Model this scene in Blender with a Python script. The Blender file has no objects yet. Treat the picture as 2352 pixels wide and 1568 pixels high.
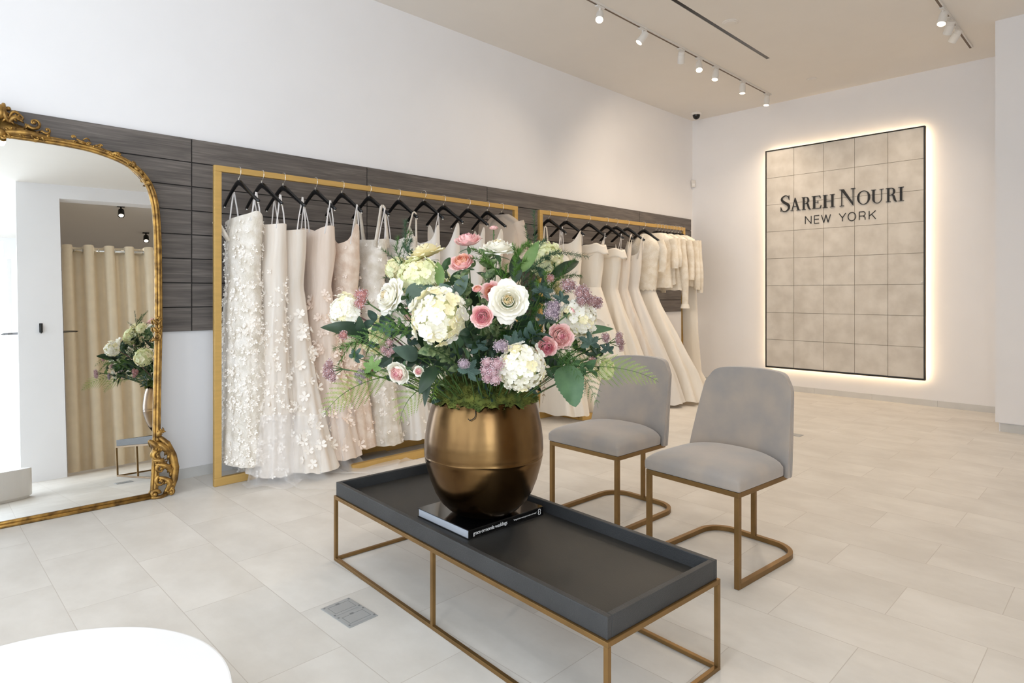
import bpy, math, random
from math import sin, cos, pi, radians, sqrt, atan2, exp
from mathutils import Vector, Matrix, Euler

# ------------------------------------------------------------------ camera
SC = bpy.context.scene
COL = SC.collection
AZ = radians(45.277)                       # view direction, measured from the long dress wall
cam_d = bpy.data.cameras.new('camera')
cam = bpy.data.objects.new('camera', cam_d)
COL.objects.link(cam)
cam.location = (0, 0, 1.3)
cam.rotation_euler = (pi / 2, 0, AZ - pi / 2)
cam_d.sensor_width = 36
cam_d.sensor_fit = 'HORIZONTAL'
cam_d.lens = 1440 / 2352 * 36
cam_d.shift_y = -112 / 2352
cam_d.clip_start = 0.05
SC.camera = cam

# ------------------------------------------------------------------ view and light
SC.view_settings.view_transform = 'Standard'
SC.view_settings.look = 'None'
SC.view_settings.exposure = 0.10
SC.view_settings.gamma = 1.0
SC.view_settings.use_curve_mapping = False
SC.cycles.use_denoising = True
SC.cycles.max_bounces = 12
SC.cycles.diffuse_bounces = 10
SC.cycles.glossy_bounces = 4
SC.cycles.transparent_max_bounces = 12
SC.cycles.sample_clamp_indirect = 6.0
SC.cycles.caustics_reflective = False
SC.cycles.caustics_refractive = False

W = bpy.data.worlds.new('sky')
SC.world = W
W.use_nodes = True
W.node_tree.nodes['Background'].inputs[0].default_value = (0.86, 0.92, 1.0, 1)
W.node_tree.nodes['Background'].inputs[1].default_value = 2.0

def area(name, loc, rot, sx, sy, power, color):
    d = bpy.data.lights.new(name, 'AREA')
    d.shape = 'RECTANGLE'
    d.size, d.size_y = sx, sy
    d.energy = power
    d.color = color
    o = bpy.data.objects.new(name, d)
    o.location = loc
    o.rotation_euler = rot
    COL.objects.link(o)
    return o

# daylight entering through the glazed shop front (behind and left of the camera)
area('daylight_shopfront', (-2.85, 1.2, 2.05), (0, radians(-54), 0), 3.4, 5.4, 76, (0.80, 0.90, 1.0))
area('daylight_side_window', (-0.9, -3.3, 2.1), (radians(58), 0, 0), 3.0, 3.2, 145, (0.82, 0.91, 1.0))

def spot(name, loc, target, power, color=(1.0, 0.79, 0.58), size=70, blend=0.9, rad=0.04):
    d = bpy.data.lights.new(name, 'SPOT')
    d.energy = power
    d.color = color
    d.spot_size = radians(size)
    d.spot_blend = blend
    d.shadow_soft_size = rad
    o = bpy.data.objects.new(name, d)
    o.location = loc
    v = Vector(target) - Vector(loc)
    o.rotation_euler = v.to_track_quat('-Z', 'Y').to_euler()
    COL.objects.link(o)
    return o

# ------------------------------------------------------------------ mesh helpers
class MB:
    def __init__(self):
        self.v, self.f, self.mi = [], [], []
    def add(self, vs, fs, mi=0, M=None):
        n = len(self.v)
        if M is not None:
            vs = [M @ Vector(p) for p in vs]
        self.v += [tuple(p) for p in vs]
        for f in fs:
            self.f.append([i + n for i in f])
            self.mi.append(mi)
    def box(self, lo, hi, mi=0, M=None):
        x0, y0, z0 = lo; x1, y1, z1 = hi
        vs = [(x0,y0,z0),(x1,y0,z0),(x1,y1,z0),(x0,y1,z0),(x0,y0,z1),(x1,y0,z1),(x1,y1,z1),(x0,y1,z1)]
        fs = [(0,3,2,1),(4,5,6,7),(0,1,5,4),(1,2,6,5),(2,3,7,6),(3,0,4,7)]
        self.add(vs, fs, mi, M)
    def tube(self, path, rad, n=8, mi=0, M=None, cap=True, flat=1.0, up=None):
        P = [Vector(p) for p in path]
        if not hasattr(rad, '__len__'):
            rad = [rad] * len(P)
        vs, fs = [], []
        prev = None
        for i, p in enumerate(P):
            if i == 0: t = P[1] - P[0]
            elif i == len(P) - 1: t = P[-1] - P[-2]
            else: t = P[i + 1] - P[i - 1]
            if t.length < 1e-9: t = Vector((0, 0, 1))
            t.normalize()
            if up is not None:
                a = Vector(up).cross(t)
                if a.length < 1e-6: a = t.orthogonal()
            elif prev is None:
                a = t.orthogonal()
            else:
                a = prev - t * prev.dot(t)
                if a.length < 1e-6: a = t.orthogonal()
            a.normalize()
            prev = a
            b = t.cross(a)
            for k in range(n):
                g = 2 * pi * k / n
                vs.append(p + a * (cos(g) * rad[i] * flat) + b * (sin(g) * rad[i]))
        for i in range(len(P) - 1):
            for k in range(n):
                k2 = (k + 1) % n
                fs.append((i*n+k, i*n+k2, (i+1)*n+k2, (i+1)*n+k))
        if cap:
            fs.append(tuple(range(n - 1, -1, -1)))
            fs.append(tuple((len(P)-1)*n + k for k in range(n)))
        self.add(vs, fs, mi, M)
    def lathe(self, prof, n=48, mi=0, M=None):
        vs, fs = [], []
        for r, z in prof:
            for k in range(n):
                g = 2 * pi * k / n
                vs.append((r * cos(g), r * sin(g), z))
        for i in range(len(prof) - 1):
            for k in range(n):
                k2 = (k + 1) % n
                fs.append((i*n+k, i*n+k2, (i+1)*n+k2, (i+1)*n+k))
        self.add(vs, fs, mi, M)
    def grid(self, fn, nu, nv, mi=0, M=None, closed=False):
        vs = [fn(i / (nu if closed else nu - 1), j / (nv - 1)) for j in range(nv) for i in range(nu)]
        fs = []
        for j in range(nv - 1):
            for i in range(nu if closed else nu - 1):
                i2 = (i + 1) % nu
                fs.append((j*nu+i, j*nu+i2, (j+1)*nu+i2, (j+1)*nu+i))
        self.add(vs, fs, mi, M)
    def prism(self, pts, y0, y1, mi=0, M=None):
        """polygon given in (x, z), extruded along y"""
        n = len(pts)
        vs = [(x, y0, z) for x, z in pts] + [(x, y1, z) for x, z in pts]
        fs = [tuple(range(n)), tuple(range(2*n-1, n-1, -1))]
        for i in range(n):
            j = (i + 1) % n
            fs.append((i, i + n, j + n, j))
        self.add(vs, fs, mi, M)
    def ball(self, c, r, n=8, mi=0, sz=1.0, M=None):
        c = Vector(c)
        vs = [c + Vector((0, 0, -r * sz))]
        m = n // 2
        for j in range(1, m):
            a = -pi / 2 + pi * j / m
            for k in range(n):
                g = 2 * pi * k / n
                vs.append(c + Vector((r*cos(a)*cos(g), r*cos(a)*sin(g), r*sin(a)*sz)))
        vs.append(c + Vector((0, 0, r * sz)))
        fs = []
        for k in range(n):
            k2 = (k + 1) % n
            fs.append((0, 1 + k2, 1 + k))
            for j in range(m - 2):
                fs.append((1+j*n+k, 1+j*n+k2, 1+(j+1)*n+k2, 1+(j+1)*n+k))
            fs.append((1+(m-2)*n+k, 1+(m-2)*n+k2, len(vs) - 1))
        self.add(vs, fs, mi, M)
    def build(self, name, mats, parent=None, smooth=False, bevel=0, subsurf=0, solid=0):
        me = bpy.data.meshes.new(name)
        me.from_pydata(self.v, [], self.f)
        if not isinstance(mats, (list, tuple)): mats = [mats]
        for m in mats: me.materials.append(m)
        if len(mats) > 1:
            me.polygons.foreach_set('material_index', self.mi)
        me.update()
        if smooth:
            me.shade_smooth()
        o = bpy.data.objects.new(name, me)
        COL.objects.link(o)
        if parent is not None: o.parent = parent
        if solid:
            m = o.modifiers.new('thick', 'SOLIDIFY'); m.thickness = solid; m.offset = 0
        if bevel:
            m = o.modifiers.new('bevel', 'BEVEL'); m.width = bevel; m.segments = 2; m.limit_method = 'ANGLE'; m.angle_limit = radians(40)
        if subsurf:
            m = o.modifiers.new('sub', 'SUBSURF'); m.levels = subsurf; m.render_levels = subsurf
        return o

def tag(o, label, cat, group=None):
    o['label'] = label
    o['category'] = cat
    if group: o['group'] = group
    return o

def thing(name, label, cat, loc=(0, 0, 0), rz=0.0, group=None):
    o = bpy.data.objects.new(name, None)
    o.empty_display_size = 0.1
    COL.objects.link(o)
    o.location = loc
    o.rotation_euler = (0, 0, rz)
    return tag(o, label, cat, group)

def struct(name, mb, m, **kw):
    o = mb.build(name, m, **kw)
    o['kind'] = 'structure'
    return o

def lerp(a, b, t): return a + (b - a) * t
def smooth(t):
    t = max(0.0, min(1.0, t)); return t * t * (3 - 2 * t)
def samp(table, z):
    """piecewise smooth interpolation of rows (key, a, b, ...)"""
    if z <= table[0][0]: return table[0][1:]
    for a, b in zip(table, table[1:]):
        if z <= b[0]:
            t = (z - a[0]) / (b[0] - a[0])
            t = 0.5 * t + 0.5 * smooth(t)
            return [lerp(x, y, t) for x, y in zip(a[1:], b[1:])]
    return table[-1][1:]

def frame_to(n, up=(0, 0, 1)):
    """rotation matrix whose local z is n"""
    n = Vector(n).normalized()
    x = Vector(up).cross(n)
    if x.length < 1e-4: x = n.orthogonal()
    x.normalize()
    y = n.cross(x)
    return Matrix((x, y, n)).transposed().to_4x4()

# ------------------------------------------------------------------ materials
def srgb(c):
    return tuple(((v/255)/12.92 if v/255 <= 0.04045 else ((v/255+0.055)/1.055)**2.4) for v in c) + (1,)

def mat(name, rgb, rough=0.5, metal=0.0, var=0.0, scale=8.0, bump=0.0, bscale=None, spec=None, stretch=None,
        rgb2=None, sheen=0.0, coat=0.0, trans=0.0, rvar=0.0, detail=4.0, bdist=0.004):
    m = bpy.data.materials.new(name)
    m.use_nodes = True
    nt = m.node_tree
    b = nt.nodes['Principled BSDF']
    b.inputs['Roughness'].default_value = rough
    b.inputs['Metallic'].default_value = metal
    if spec is not None: b.inputs['Specular IOR Level'].default_value = spec
    if sheen: b.inputs['Sheen Weight'].default_value = sheen
    if coat: b.inputs['Coat Weight'].default_value = coat
    c = srgb(rgb)
    tc = nt.nodes.new('ShaderNodeTexCoord')
    mp = nt.nodes.new('ShaderNodeMapping')
    nt.links.new(tc.outputs['Object'], mp.inputs[0])
    if stretch: mp.inputs['Scale'].default_value = stretch
    nz = nt.nodes.new('ShaderNodeTexNoise')
    nz.inputs['Scale'].default_value = scale
    nz.inputs['Detail'].default_value = detail
    nt.links.new(mp.outputs[0], nz.inputs['Vector'])
    if rgb2 is None:
        k = var if var else 0.03
        c1 = tuple(min(1, x * (1 + k)) for x in c[:3]) + (1,)
        c2 = tuple(x * (1 - k) for x in c[:3]) + (1,)
    else:
        c1, c2 = c, srgb(rgb2)
    rp = nt.nodes.new('ShaderNodeValToRGB')
    rp.color_ramp.elements[0].position = 0.35
    rp.color_ramp.elements[1].position = 0.65
    rp.color_ramp.elements[0].color = c2
    rp.color_ramp.elements[1].color = c1
    nt.links.new(nz.outputs['Fac'], rp.inputs['Fac'])
    nt.links.new(rp.outputs['Color'], b.inputs['Base Color'])
    if rvar:
        mr = nt.nodes.new('ShaderNodeMapRange')
        mr.inputs['To Min'].default_value = rough - rvar
        mr.inputs['To Max'].default_value = rough + rvar
        nt.links.new(nz.outputs['Fac'], mr.inputs['Value'])
        nt.links.new(mr.outputs[0], b.inputs['Roughness'])
    if bump:
        nb = nt.nodes.new('ShaderNodeTexNoise')
        nb.inputs['Scale'].default_value = bscale or scale * 3
        nb.inputs['Detail'].default_value = 3
        nt.links.new(mp.outputs[0], nb.inputs['Vector'])
        bp = nt.nodes.new('ShaderNodeBump')
        bp.inputs['Strength'].default_value = bump
        bp.inputs['Distance'].default_value = bdist
        nt.links.new(nb.outputs['Fac'], bp.inputs['Height'])
        nt.links.new(bp.outputs[0], b.inputs['Normal'])
    if trans:
        tr = nt.nodes.new('ShaderNodeBsdfTranslucent')
        nt.links.new(rp.outputs['Color'], tr.inputs['Color'])
        mx = nt.nodes.new('ShaderNodeMixShader')
        mx.inputs[0].default_value = trans
        nt.links.new(b.outputs[0], mx.inputs[1])
        nt.links.new(tr.outputs[0], mx.inputs[2])
        nt.links.new(mx.outputs[0], nt.nodes['Material Output'].inputs[0])
    return m

def emit(name, rgb, strength):
    m = bpy.data.materials.new(name)
    m.use_nodes = True
    b = m.node_tree.nodes['Principled BSDF']
    b.inputs['Base Color'].default_value = srgb(rgb)
    b.inputs['Emission Color'].default_value = srgb(rgb)
    b.inputs['Emission Strength'].default_value = strength
    return m

def sheer(name, rgb, opacity):
    m = mat(name, rgb, rough=0.8, trans=0.35)
    nt = m.node_tree
    out = nt.nodes['Material Output']
    src = out.inputs[0].links[0].from_socket
    t = nt.nodes.new('ShaderNodeBsdfTransparent')
    mx = nt.nodes.new('ShaderNodeMixShader')
    mx.inputs[0].default_value = opacity
    nt.links.new(t.outputs[0], mx.inputs[1])
    nt.links.new(src, mx.inputs[2])
    nt.links.new(mx.outputs[0], out.inputs[0])
    return m

def lace(name, rgb, rgb2, scale=60):
    """woven lace: cellular pattern of thread and net, with relief"""
    m = mat(name, rgb, rough=0.75, rgb2=rgb2, scale=14, sheen=0.1)
    nt = m.node_tree
    b = nt.nodes['Principled BSDF']
    tc = nt.nodes['Texture Coordinate'] if 'Texture Coordinate' in nt.nodes else nt.nodes.new('ShaderNodeTexCoord')
    vo = nt.nodes.new('ShaderNodeTexVoronoi')
    vo.inputs['Scale'].default_value = scale
    nt.links.new(tc.outputs['Object'], vo.inputs['Vector'])
    bp = nt.nodes.new('ShaderNodeBump')
    bp.inputs['Strength'].default_value = 0.55
    bp.inputs['Distance'].default_value = 0.004
    nt.links.new(vo.outputs['Distance'], bp.inputs['Height'])
    nt.links.new(bp.outputs[0], b.inputs['Normal'])
    return m

M_wall = mat('wall_paint', (236, 236, 238), rough=0.85, var=0.008, scale=3)
M_ceil = mat('ceiling_paint', (230, 226, 220), rough=0.9, var=0.008, scale=3)
M_skirt = mat('baseboard_tile', (206, 206, 204), rough=0.5, var=0.03, scale=6)
M_gold = mat('brushed_gold', (208, 172, 104), rough=0.45, metal=0.55, var=0.05, scale=5, stretch=(1, 1, 8))
M_bronze = mat('aged_bronze', (136, 106, 64), rough=0.42, metal=0.75, var=0.12, scale=9)
M_vase = mat('antique_brass', (134, 106, 68), rough=0.24, metal=1.0, rgb2=(92, 68, 42), scale=4, bump=0.10, bscale=16, rvar=0.10, stretch=(1, 1, .5))
M_mirror = mat('mirror_glass', (245, 248, 248), rough=0.0, metal=1.0, var=0.001)
M_gild = mat('gilded_carving', (184, 144, 76), rough=0.40, metal=0.75, rgb2=(112, 84, 46), scale=22, bump=0.15, bscale=60)
M_leather = mat('charcoal_embossed_leather', (52, 53, 54), rough=0.5, var=0.15, scale=5, bump=0.35, bscale=260)
M_leather_top = mat('charcoal_leather_top', (48, 46, 42), rough=0.5, rgb2=(38, 38, 37), scale=3.5, bump=0.10, bscale=220)
M_velvet = mat('taupe_velvet', (172, 160, 148), rough=0.85, rgb2=(152, 147, 143), scale=5.0, sheen=0.5, bump=0.06, bscale=40, detail=6)
M_black = mat('black_lacquer', (8, 8, 9), rough=0.22, var=0.2)
M_blackm = mat('black_metal', (14, 13, 12), rough=0.5)
M_chrome = mat('chrome_wire', (225, 225, 222), rough=0.12, metal=1.0)
M_white = mat('white_lacquer', (246, 246, 246), rough=0.25, var=0.004)
M_whitem = mat('white_powdercoat', (228, 226, 222), rough=0.45)
M_track = mat('track_slot', (112, 96, 80), rough=0.6)
M_lamp = emit('lamp_lens', (255, 236, 205), 9.0)
M_cover = mat('book_cover_gloss', (9, 9, 10), rough=0.07, coat=0.4)
M_pages = mat('paper_edges', (206, 212, 222), rough=0.8, var=0.08, scale=3, stretch=(1, 1, 260))
M_text = mat('white_ink', (240, 240, 240), rough=0.6)
M_cast = mat('sign_lettering', (20, 19, 17), rough=0.5)
M_plate = mat('steel_cover_plate', (178, 180, 180), rough=0.4, metal=0.25, var=0.04)
M_plate2 = mat('steel_cover_recess', (132, 134, 135), rough=0.5, metal=0.25)
M_curtain = mat('champagne_satin', (222, 208, 182), rough=0.34, sheen=0.2, var=0.03)
M_ribbon = mat('satin_ribbon', (246, 246, 248), rough=0.35, trans=0.2)

def wood_mat():
    m = bpy.data.materials.new('grey_brown_wood')
    m.use_nodes = True
    nt = m.node_tree; b = nt.nodes['Principled BSDF']
    tc = nt.nodes.new('ShaderNodeTexCoord')
    geo = nt.nodes.new('ShaderNodeNewGeometry')
    mul = nt.nodes.new('ShaderNodeMath'); mul.operation = 'MULTIPLY'; mul.inputs[1].default_value = 37.0
    nt.links.new(geo.outputs['Random Per Island'], mul.inputs[0])
    cmb = nt.nodes.new('ShaderNodeCombineXYZ')
    nt.links.new(mul.outputs[0], cmb.inputs[0]); nt.links.new(mul.outputs[0], cmb.inputs[2])
    add = nt.nodes.new('ShaderNodeVectorMath'); add.operation = 'ADD'
    nt.links.new(tc.outputs['Object'], add.inputs[0]); nt.links.new(cmb.outputs[0], add.inputs[1])
    mp = nt.nodes.new('ShaderNodeMapping'); mp.inputs['Scale'].default_value = (0.6, 1, 6)
    nt.links.new(add.outputs[0], mp.inputs[0])
    n1 = nt.nodes.new('ShaderNodeTexNoise'); n1.inputs['Scale'].default_value = 2.2; n1.inputs['Detail'].default_value = 6; n1.inputs['Distortion'].default_value = 1.6
    nt.links.new(mp.outputs[0], n1.inputs['Vector'])
    mp2 = nt.nodes.new('ShaderNodeMapping'); mp2.inputs['Scale'].default_value = (2.5, 1, 90)
    nt.links.new(add.outputs[0], mp2.inputs[0])
    n2 = nt.nodes.new('ShaderNodeTexNoise'); n2.inputs['Scale'].default_value = 1.6; n2.inputs['Detail'].default_value = 5
    nt.links.new(mp2.outputs[0], n2.inputs['Vector'])
    mx = nt.nodes.new('ShaderNodeMath'); mx.operation = 'MULTIPLY_ADD'; mx.inputs[1].default_value = 0.55
    sc = nt.nodes.new('ShaderNodeMath'); sc.operation = 'MULTIPLY'; sc.inputs[1].default_value = 0.45
    nt.links.new(n2.outputs['Fac'], sc.inputs[0])
    nt.links.new(n1.outputs['Fac'], mx.inputs[0]); nt.links.new(sc.outputs[0], mx.inputs[2])
    rp = nt.nodes.new('ShaderNodeValToRGB')
    e = rp.color_ramp.elements
    e[0].position = 0.36; e[0].color = srgb((80, 75, 72))
    e[1].position = 0.64; e[1].color = srgb((118, 111, 106))
    k = e.new(0.5); k.color = srgb((98, 92, 88))
    nt.links.new(mx.outputs[0], rp.inputs['Fac'])
    nt.links.new(rp.outputs['Color'], b.inputs['Base Color'])
    b.inputs['Roughness'].default_value = 0.55
    bp = nt.nodes.new('ShaderNodeBump'); bp.inputs['Strength'].default_value = 0.25; bp.inputs['Distance'].default_value = 0.002
    nt.links.new(n2.outputs['Fac'], bp.inputs['Height']); nt.links.new(bp.outputs[0], b.inputs['Normal'])
    return m
M_wood = wood_mat()
M_groove = mat('dark_groove', (52, 49, 47), rough=0.8)

def floor_mat():
    m = bpy.data.materials.new('stone_look_floor_tile')
    m.use_nodes = True
    nt = m.node_tree; b = nt.nodes['Principled BSDF']
    tc = nt.nodes.new('ShaderNodeTexCoord')
    sp = nt.nodes.new('ShaderNodeSeparateXYZ'); nt.links.new(tc.outputs['Object'], sp.inputs[0])
    ay = nt.nodes.new('ShaderNodeMath'); ay.inputs[1].default_value = 67 * .67 - 0.405
    ax = nt.nodes.new('ShaderNodeMath'); ax.inputs[1].default_value = 40 * .335 - 0.175
    nt.links.new(sp.outputs['Y'], ay.inputs[0]); nt.links.new(sp.outputs['X'], ax.inputs[0])
    cb = nt.nodes.new('ShaderNodeCombineXYZ')
    nt.links.new(ay.outputs[0], cb.inputs[0]); nt.links.new(ax.outputs[0], cb.inputs[1])
    br = nt.nodes.new('ShaderNodeTexBrick')
    br.inputs['Scale'].default_value = 1.0
    br.inputs['Brick Width'].default_value = 0.67
    br.inputs['Row Height'].default_value = 0.335
    br.inputs['Mortar Size'].default_value = 0.0016
    br.inputs['Mortar Smooth'].default_value = 0.2
    br.offset = 0.5; br.offset_frequency = 2
    br.inputs['Color1'].default_value = (0, 0, 0, 1); br.inputs['Color2'].default_value = (1, 1, 1, 1)
    br.inputs['Mortar'].default_value = (0.5, 0.5, 0.5, 1)
    nt.links.new(cb.outputs[0], br.inputs['Vector'])
    n1 = nt.nodes.new('ShaderNodeTexNoise'); n1.inputs['Scale'].default_value = 2.3; n1.inputs['Detail'].default_value = 7; n1.inputs['Roughness'].default_value = 0.6
    sh = nt.nodes.new('ShaderNodeVectorMath'); sh.operation = 'MULTIPLY_ADD'; sh.inputs[1].default_value = (9, 9, 9)
    nt.links.new(br.outputs['Color'], sh.inputs[0]); nt.links.new(tc.outputs['Object'], sh.inputs[2])
    mp = nt.nodes.new('ShaderNodeMapping'); mp.inputs['Scale'].default_value = (1.6, 1.0, 1)
    nt.links.new(sh.outputs[0], mp.inputs[0]); nt.links.new(mp.outputs[0], n1.inputs['Vector'])
    rp = nt.nodes.new('ShaderNodeValToRGB')
    e = rp.color_ramp.elements
    e[0].position = 0.34; e[0].color = srgb((214, 209, 201))
    e[1].position = 0.66; e[1].color = srgb((230, 226, 219))
    nt.links.new(n1.outputs['Fac'], rp.inputs['Fac'])
    # slight tone difference from tile to tile
    hv = nt.nodes.new('ShaderNodeMix'); hv.data_type = 'RGBA'; hv.blend_type = 'MULTIPLY'
    hv.inputs['Factor'].default_value = 0.05
    nt.links.new(rp.outputs['Color'], hv.inputs['A']); nt.links.new(br.outputs['Color'], hv.inputs['B'])
    mo = nt.nodes.new('ShaderNodeMix'); mo.data_type = 'RGBA'
    nt.links.new(br.outputs['Fac'], mo.inputs['Factor'])
    nt.links.new(hv.outputs['Result'], mo.inputs['A'])
    mo.inputs['B'].default_value = srgb((198, 191, 182))
    nt.links.new(mo.outputs['Result'], b.inputs['Base Color'])
    b.inputs['Roughness'].default_value = 0.42
    b.inputs['Specular IOR Level'].default_value = 0.35
    bp = nt.nodes.new('ShaderNodeBump'); bp.inputs['Strength'].default_value = 0.3; bp.inputs['Distance'].default_value = 0.002; bp.invert = True
    nt.links.new(br.outputs['Fac'], bp.inputs['Height']); nt.links.new(bp.outputs[0], b.inputs['Normal'])
    return m
M_floor = floor_mat()
M_signtile = mat('sign_stone_tile', (214, 209, 201), rough=0.6, rgb2=(196, 190, 181), scale=5, detail=7)
M_signgap = mat('sign_tile_joint', (150, 140, 126), rough=0.8)

# ------------------------------------------------------------------ room shell
H_C = 3.85
WY = 4.735          # dress wall plane
XB = 8.465           # far wall plane
b = MB(); b.box((-3.2, -6.2, -0.12), (8.7, 4.9, 0.0)); struct('floor', b, M_floor)
b = MB()
for lo, hi in [((-3.2, -6.2), (8.7, 2.87)), ((-3.2, 2.91), (8.7, 4.9)), ((-3.2, 2.87), (2.4, 2.91)), ((6.80, 2.87), (8.7, 2.91))]:
    b.box((lo[0], lo[1], H_C), (hi[0], hi[1], H_C + 0.12))
b.box((2.3, 2.83, H_C + 0.121), (6.9, 2.95, H_C + 0.14))
struct('ceiling', b, M_ceil)
b = MB(); b.box((-3.2, WY, 0), (8.7, WY + 0.15, H_C)); struct('wall_left', b, M_wall)
b = MB(); b.box((XB, -0.2, 0), (XB + 0.15, WY, H_C)); struct('wall_back', b, M_wall)
b = MB(); b.box((7.37, -1.0, 0.085), (XB - 0.001, 0.99, H_C)); b.box((7.395, -0.98, 0), (XB - 0.001, 0.965, 0.085)); struct('wall_right', b, M_wall)
# wall behind the camera: pillar, curtained opening, plain wall
b = MB()
b.box((0.70, -1.02, 0), (1.16, -0.86, H_C))
b.box((2.95, -1.16, 0), (7.37, -1.01, H_C))
b.box((1.16, -1.02, 3.66), (2.95, -0.86, H_C))
struct('wall_behind', b, M_wall)
b = MB()
b.box((1.0, -6.2, 0), (1.1, -1.02, H_C)); b.box((3.6, -6.2, 0), (3.7, -1.16, H_C)); b.box((1.1, -6.2, 0), (3.6, -6.1, H_C))
struct('wall_fitting_area', b, M_wall)
# shop front: low sill, header, mullions, glazed between
b = MB()
b.box((-3.2, -3.7, 0), (-3.05, 4.7, 0.12)); b.box((-3.2, -3.7, 3.75), (-3.05, 4.7, H_C))
for y in (-3.6, -1.55, 0.5, 2.55, 4.6):
    b.box((-3.19, y - 0.04, 0.12), (-3.06, y + 0.04, 3.75))
struct('window_1', b, M_blackm)
b = MB(); b.box((-3.2, -3.85, 0), (1.0, -3.7, 0.35)); b.box((-3.2, -3.85, 3.5), (1.0, -3.7, H_C)); b.box((0.72, -3.85, 0.35), (1.0, -3.7, 3.5))
struct('wall_side', b, M_wall)
b = MB()
for x in (-3.1, -1.82, -0.55, 0.7):
    b.box((x - 0.03, -3.8, 0.35), (x + 0.03, -3.74, 3.5))
struct('window_2', b, M_whitem)
# baseboards
b = MB()
for k in range(20):
    x0 = -2.9 + k * 0.67
    x1 = min(x0 + 0.668, XB - 0.012)
    if x0 < XB - 0.02: b.box((x0, WY - 0.009, 0), (x1, WY - 0.0005, 0.07))
struct('baseboard_left', b, M_skirt)
b = MB()
for k in range(6):
    y0 = 0.992 + k * 0.67
    y1 = min(y0 + 0.668, WY - 0.011)
    if y1 > y0: b.box((XB - 0.010, y0, 0), (XB - 0.0005, y1, 0.07))
struct('baseboard_back', b, M_skirt)
b = MB(); b.box((7.386, -0.97, 0), (7.3945, 0.955, 0.075)); struct('baseboard_right', b, M_skirt)

# wood cladding band on the dress wall
b = MB()
PX = [-2.7, -1.3, 0.10, 1.50, 2.91, 4.31, 7.045, 8.39]
rows = 8
z0, z1 = 1.03, 2.383
rh = (z1 - z0) / rows
b.box((-2.7, WY - 0.012, z0 + 0.002), (8.388, WY - 0.001, z1 - 0.002), 1)
for x0, x1 in zip(PX, PX[1:]):
    for r in range(rows):
        g = 0.0038
        b.box((x0 + 0.004, WY - 0.024, z0 + r*rh + g), (x1 - 0.004, WY - 0.0125, z0 + (r+1)*rh - g), 0)
struct('trim_1', b, [M_wood, M_groove], bevel=0)

# black linear air slot in the ceiling
b = MB(); b.box((2.401, 2.871, H_C + 0.003), (6.799, 2.909, H_C + 0.06))
o = b.build('air_slot', M_black); tag(o, 'long thin black air slot let into the ceiling', 'ceiling vent')
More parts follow.
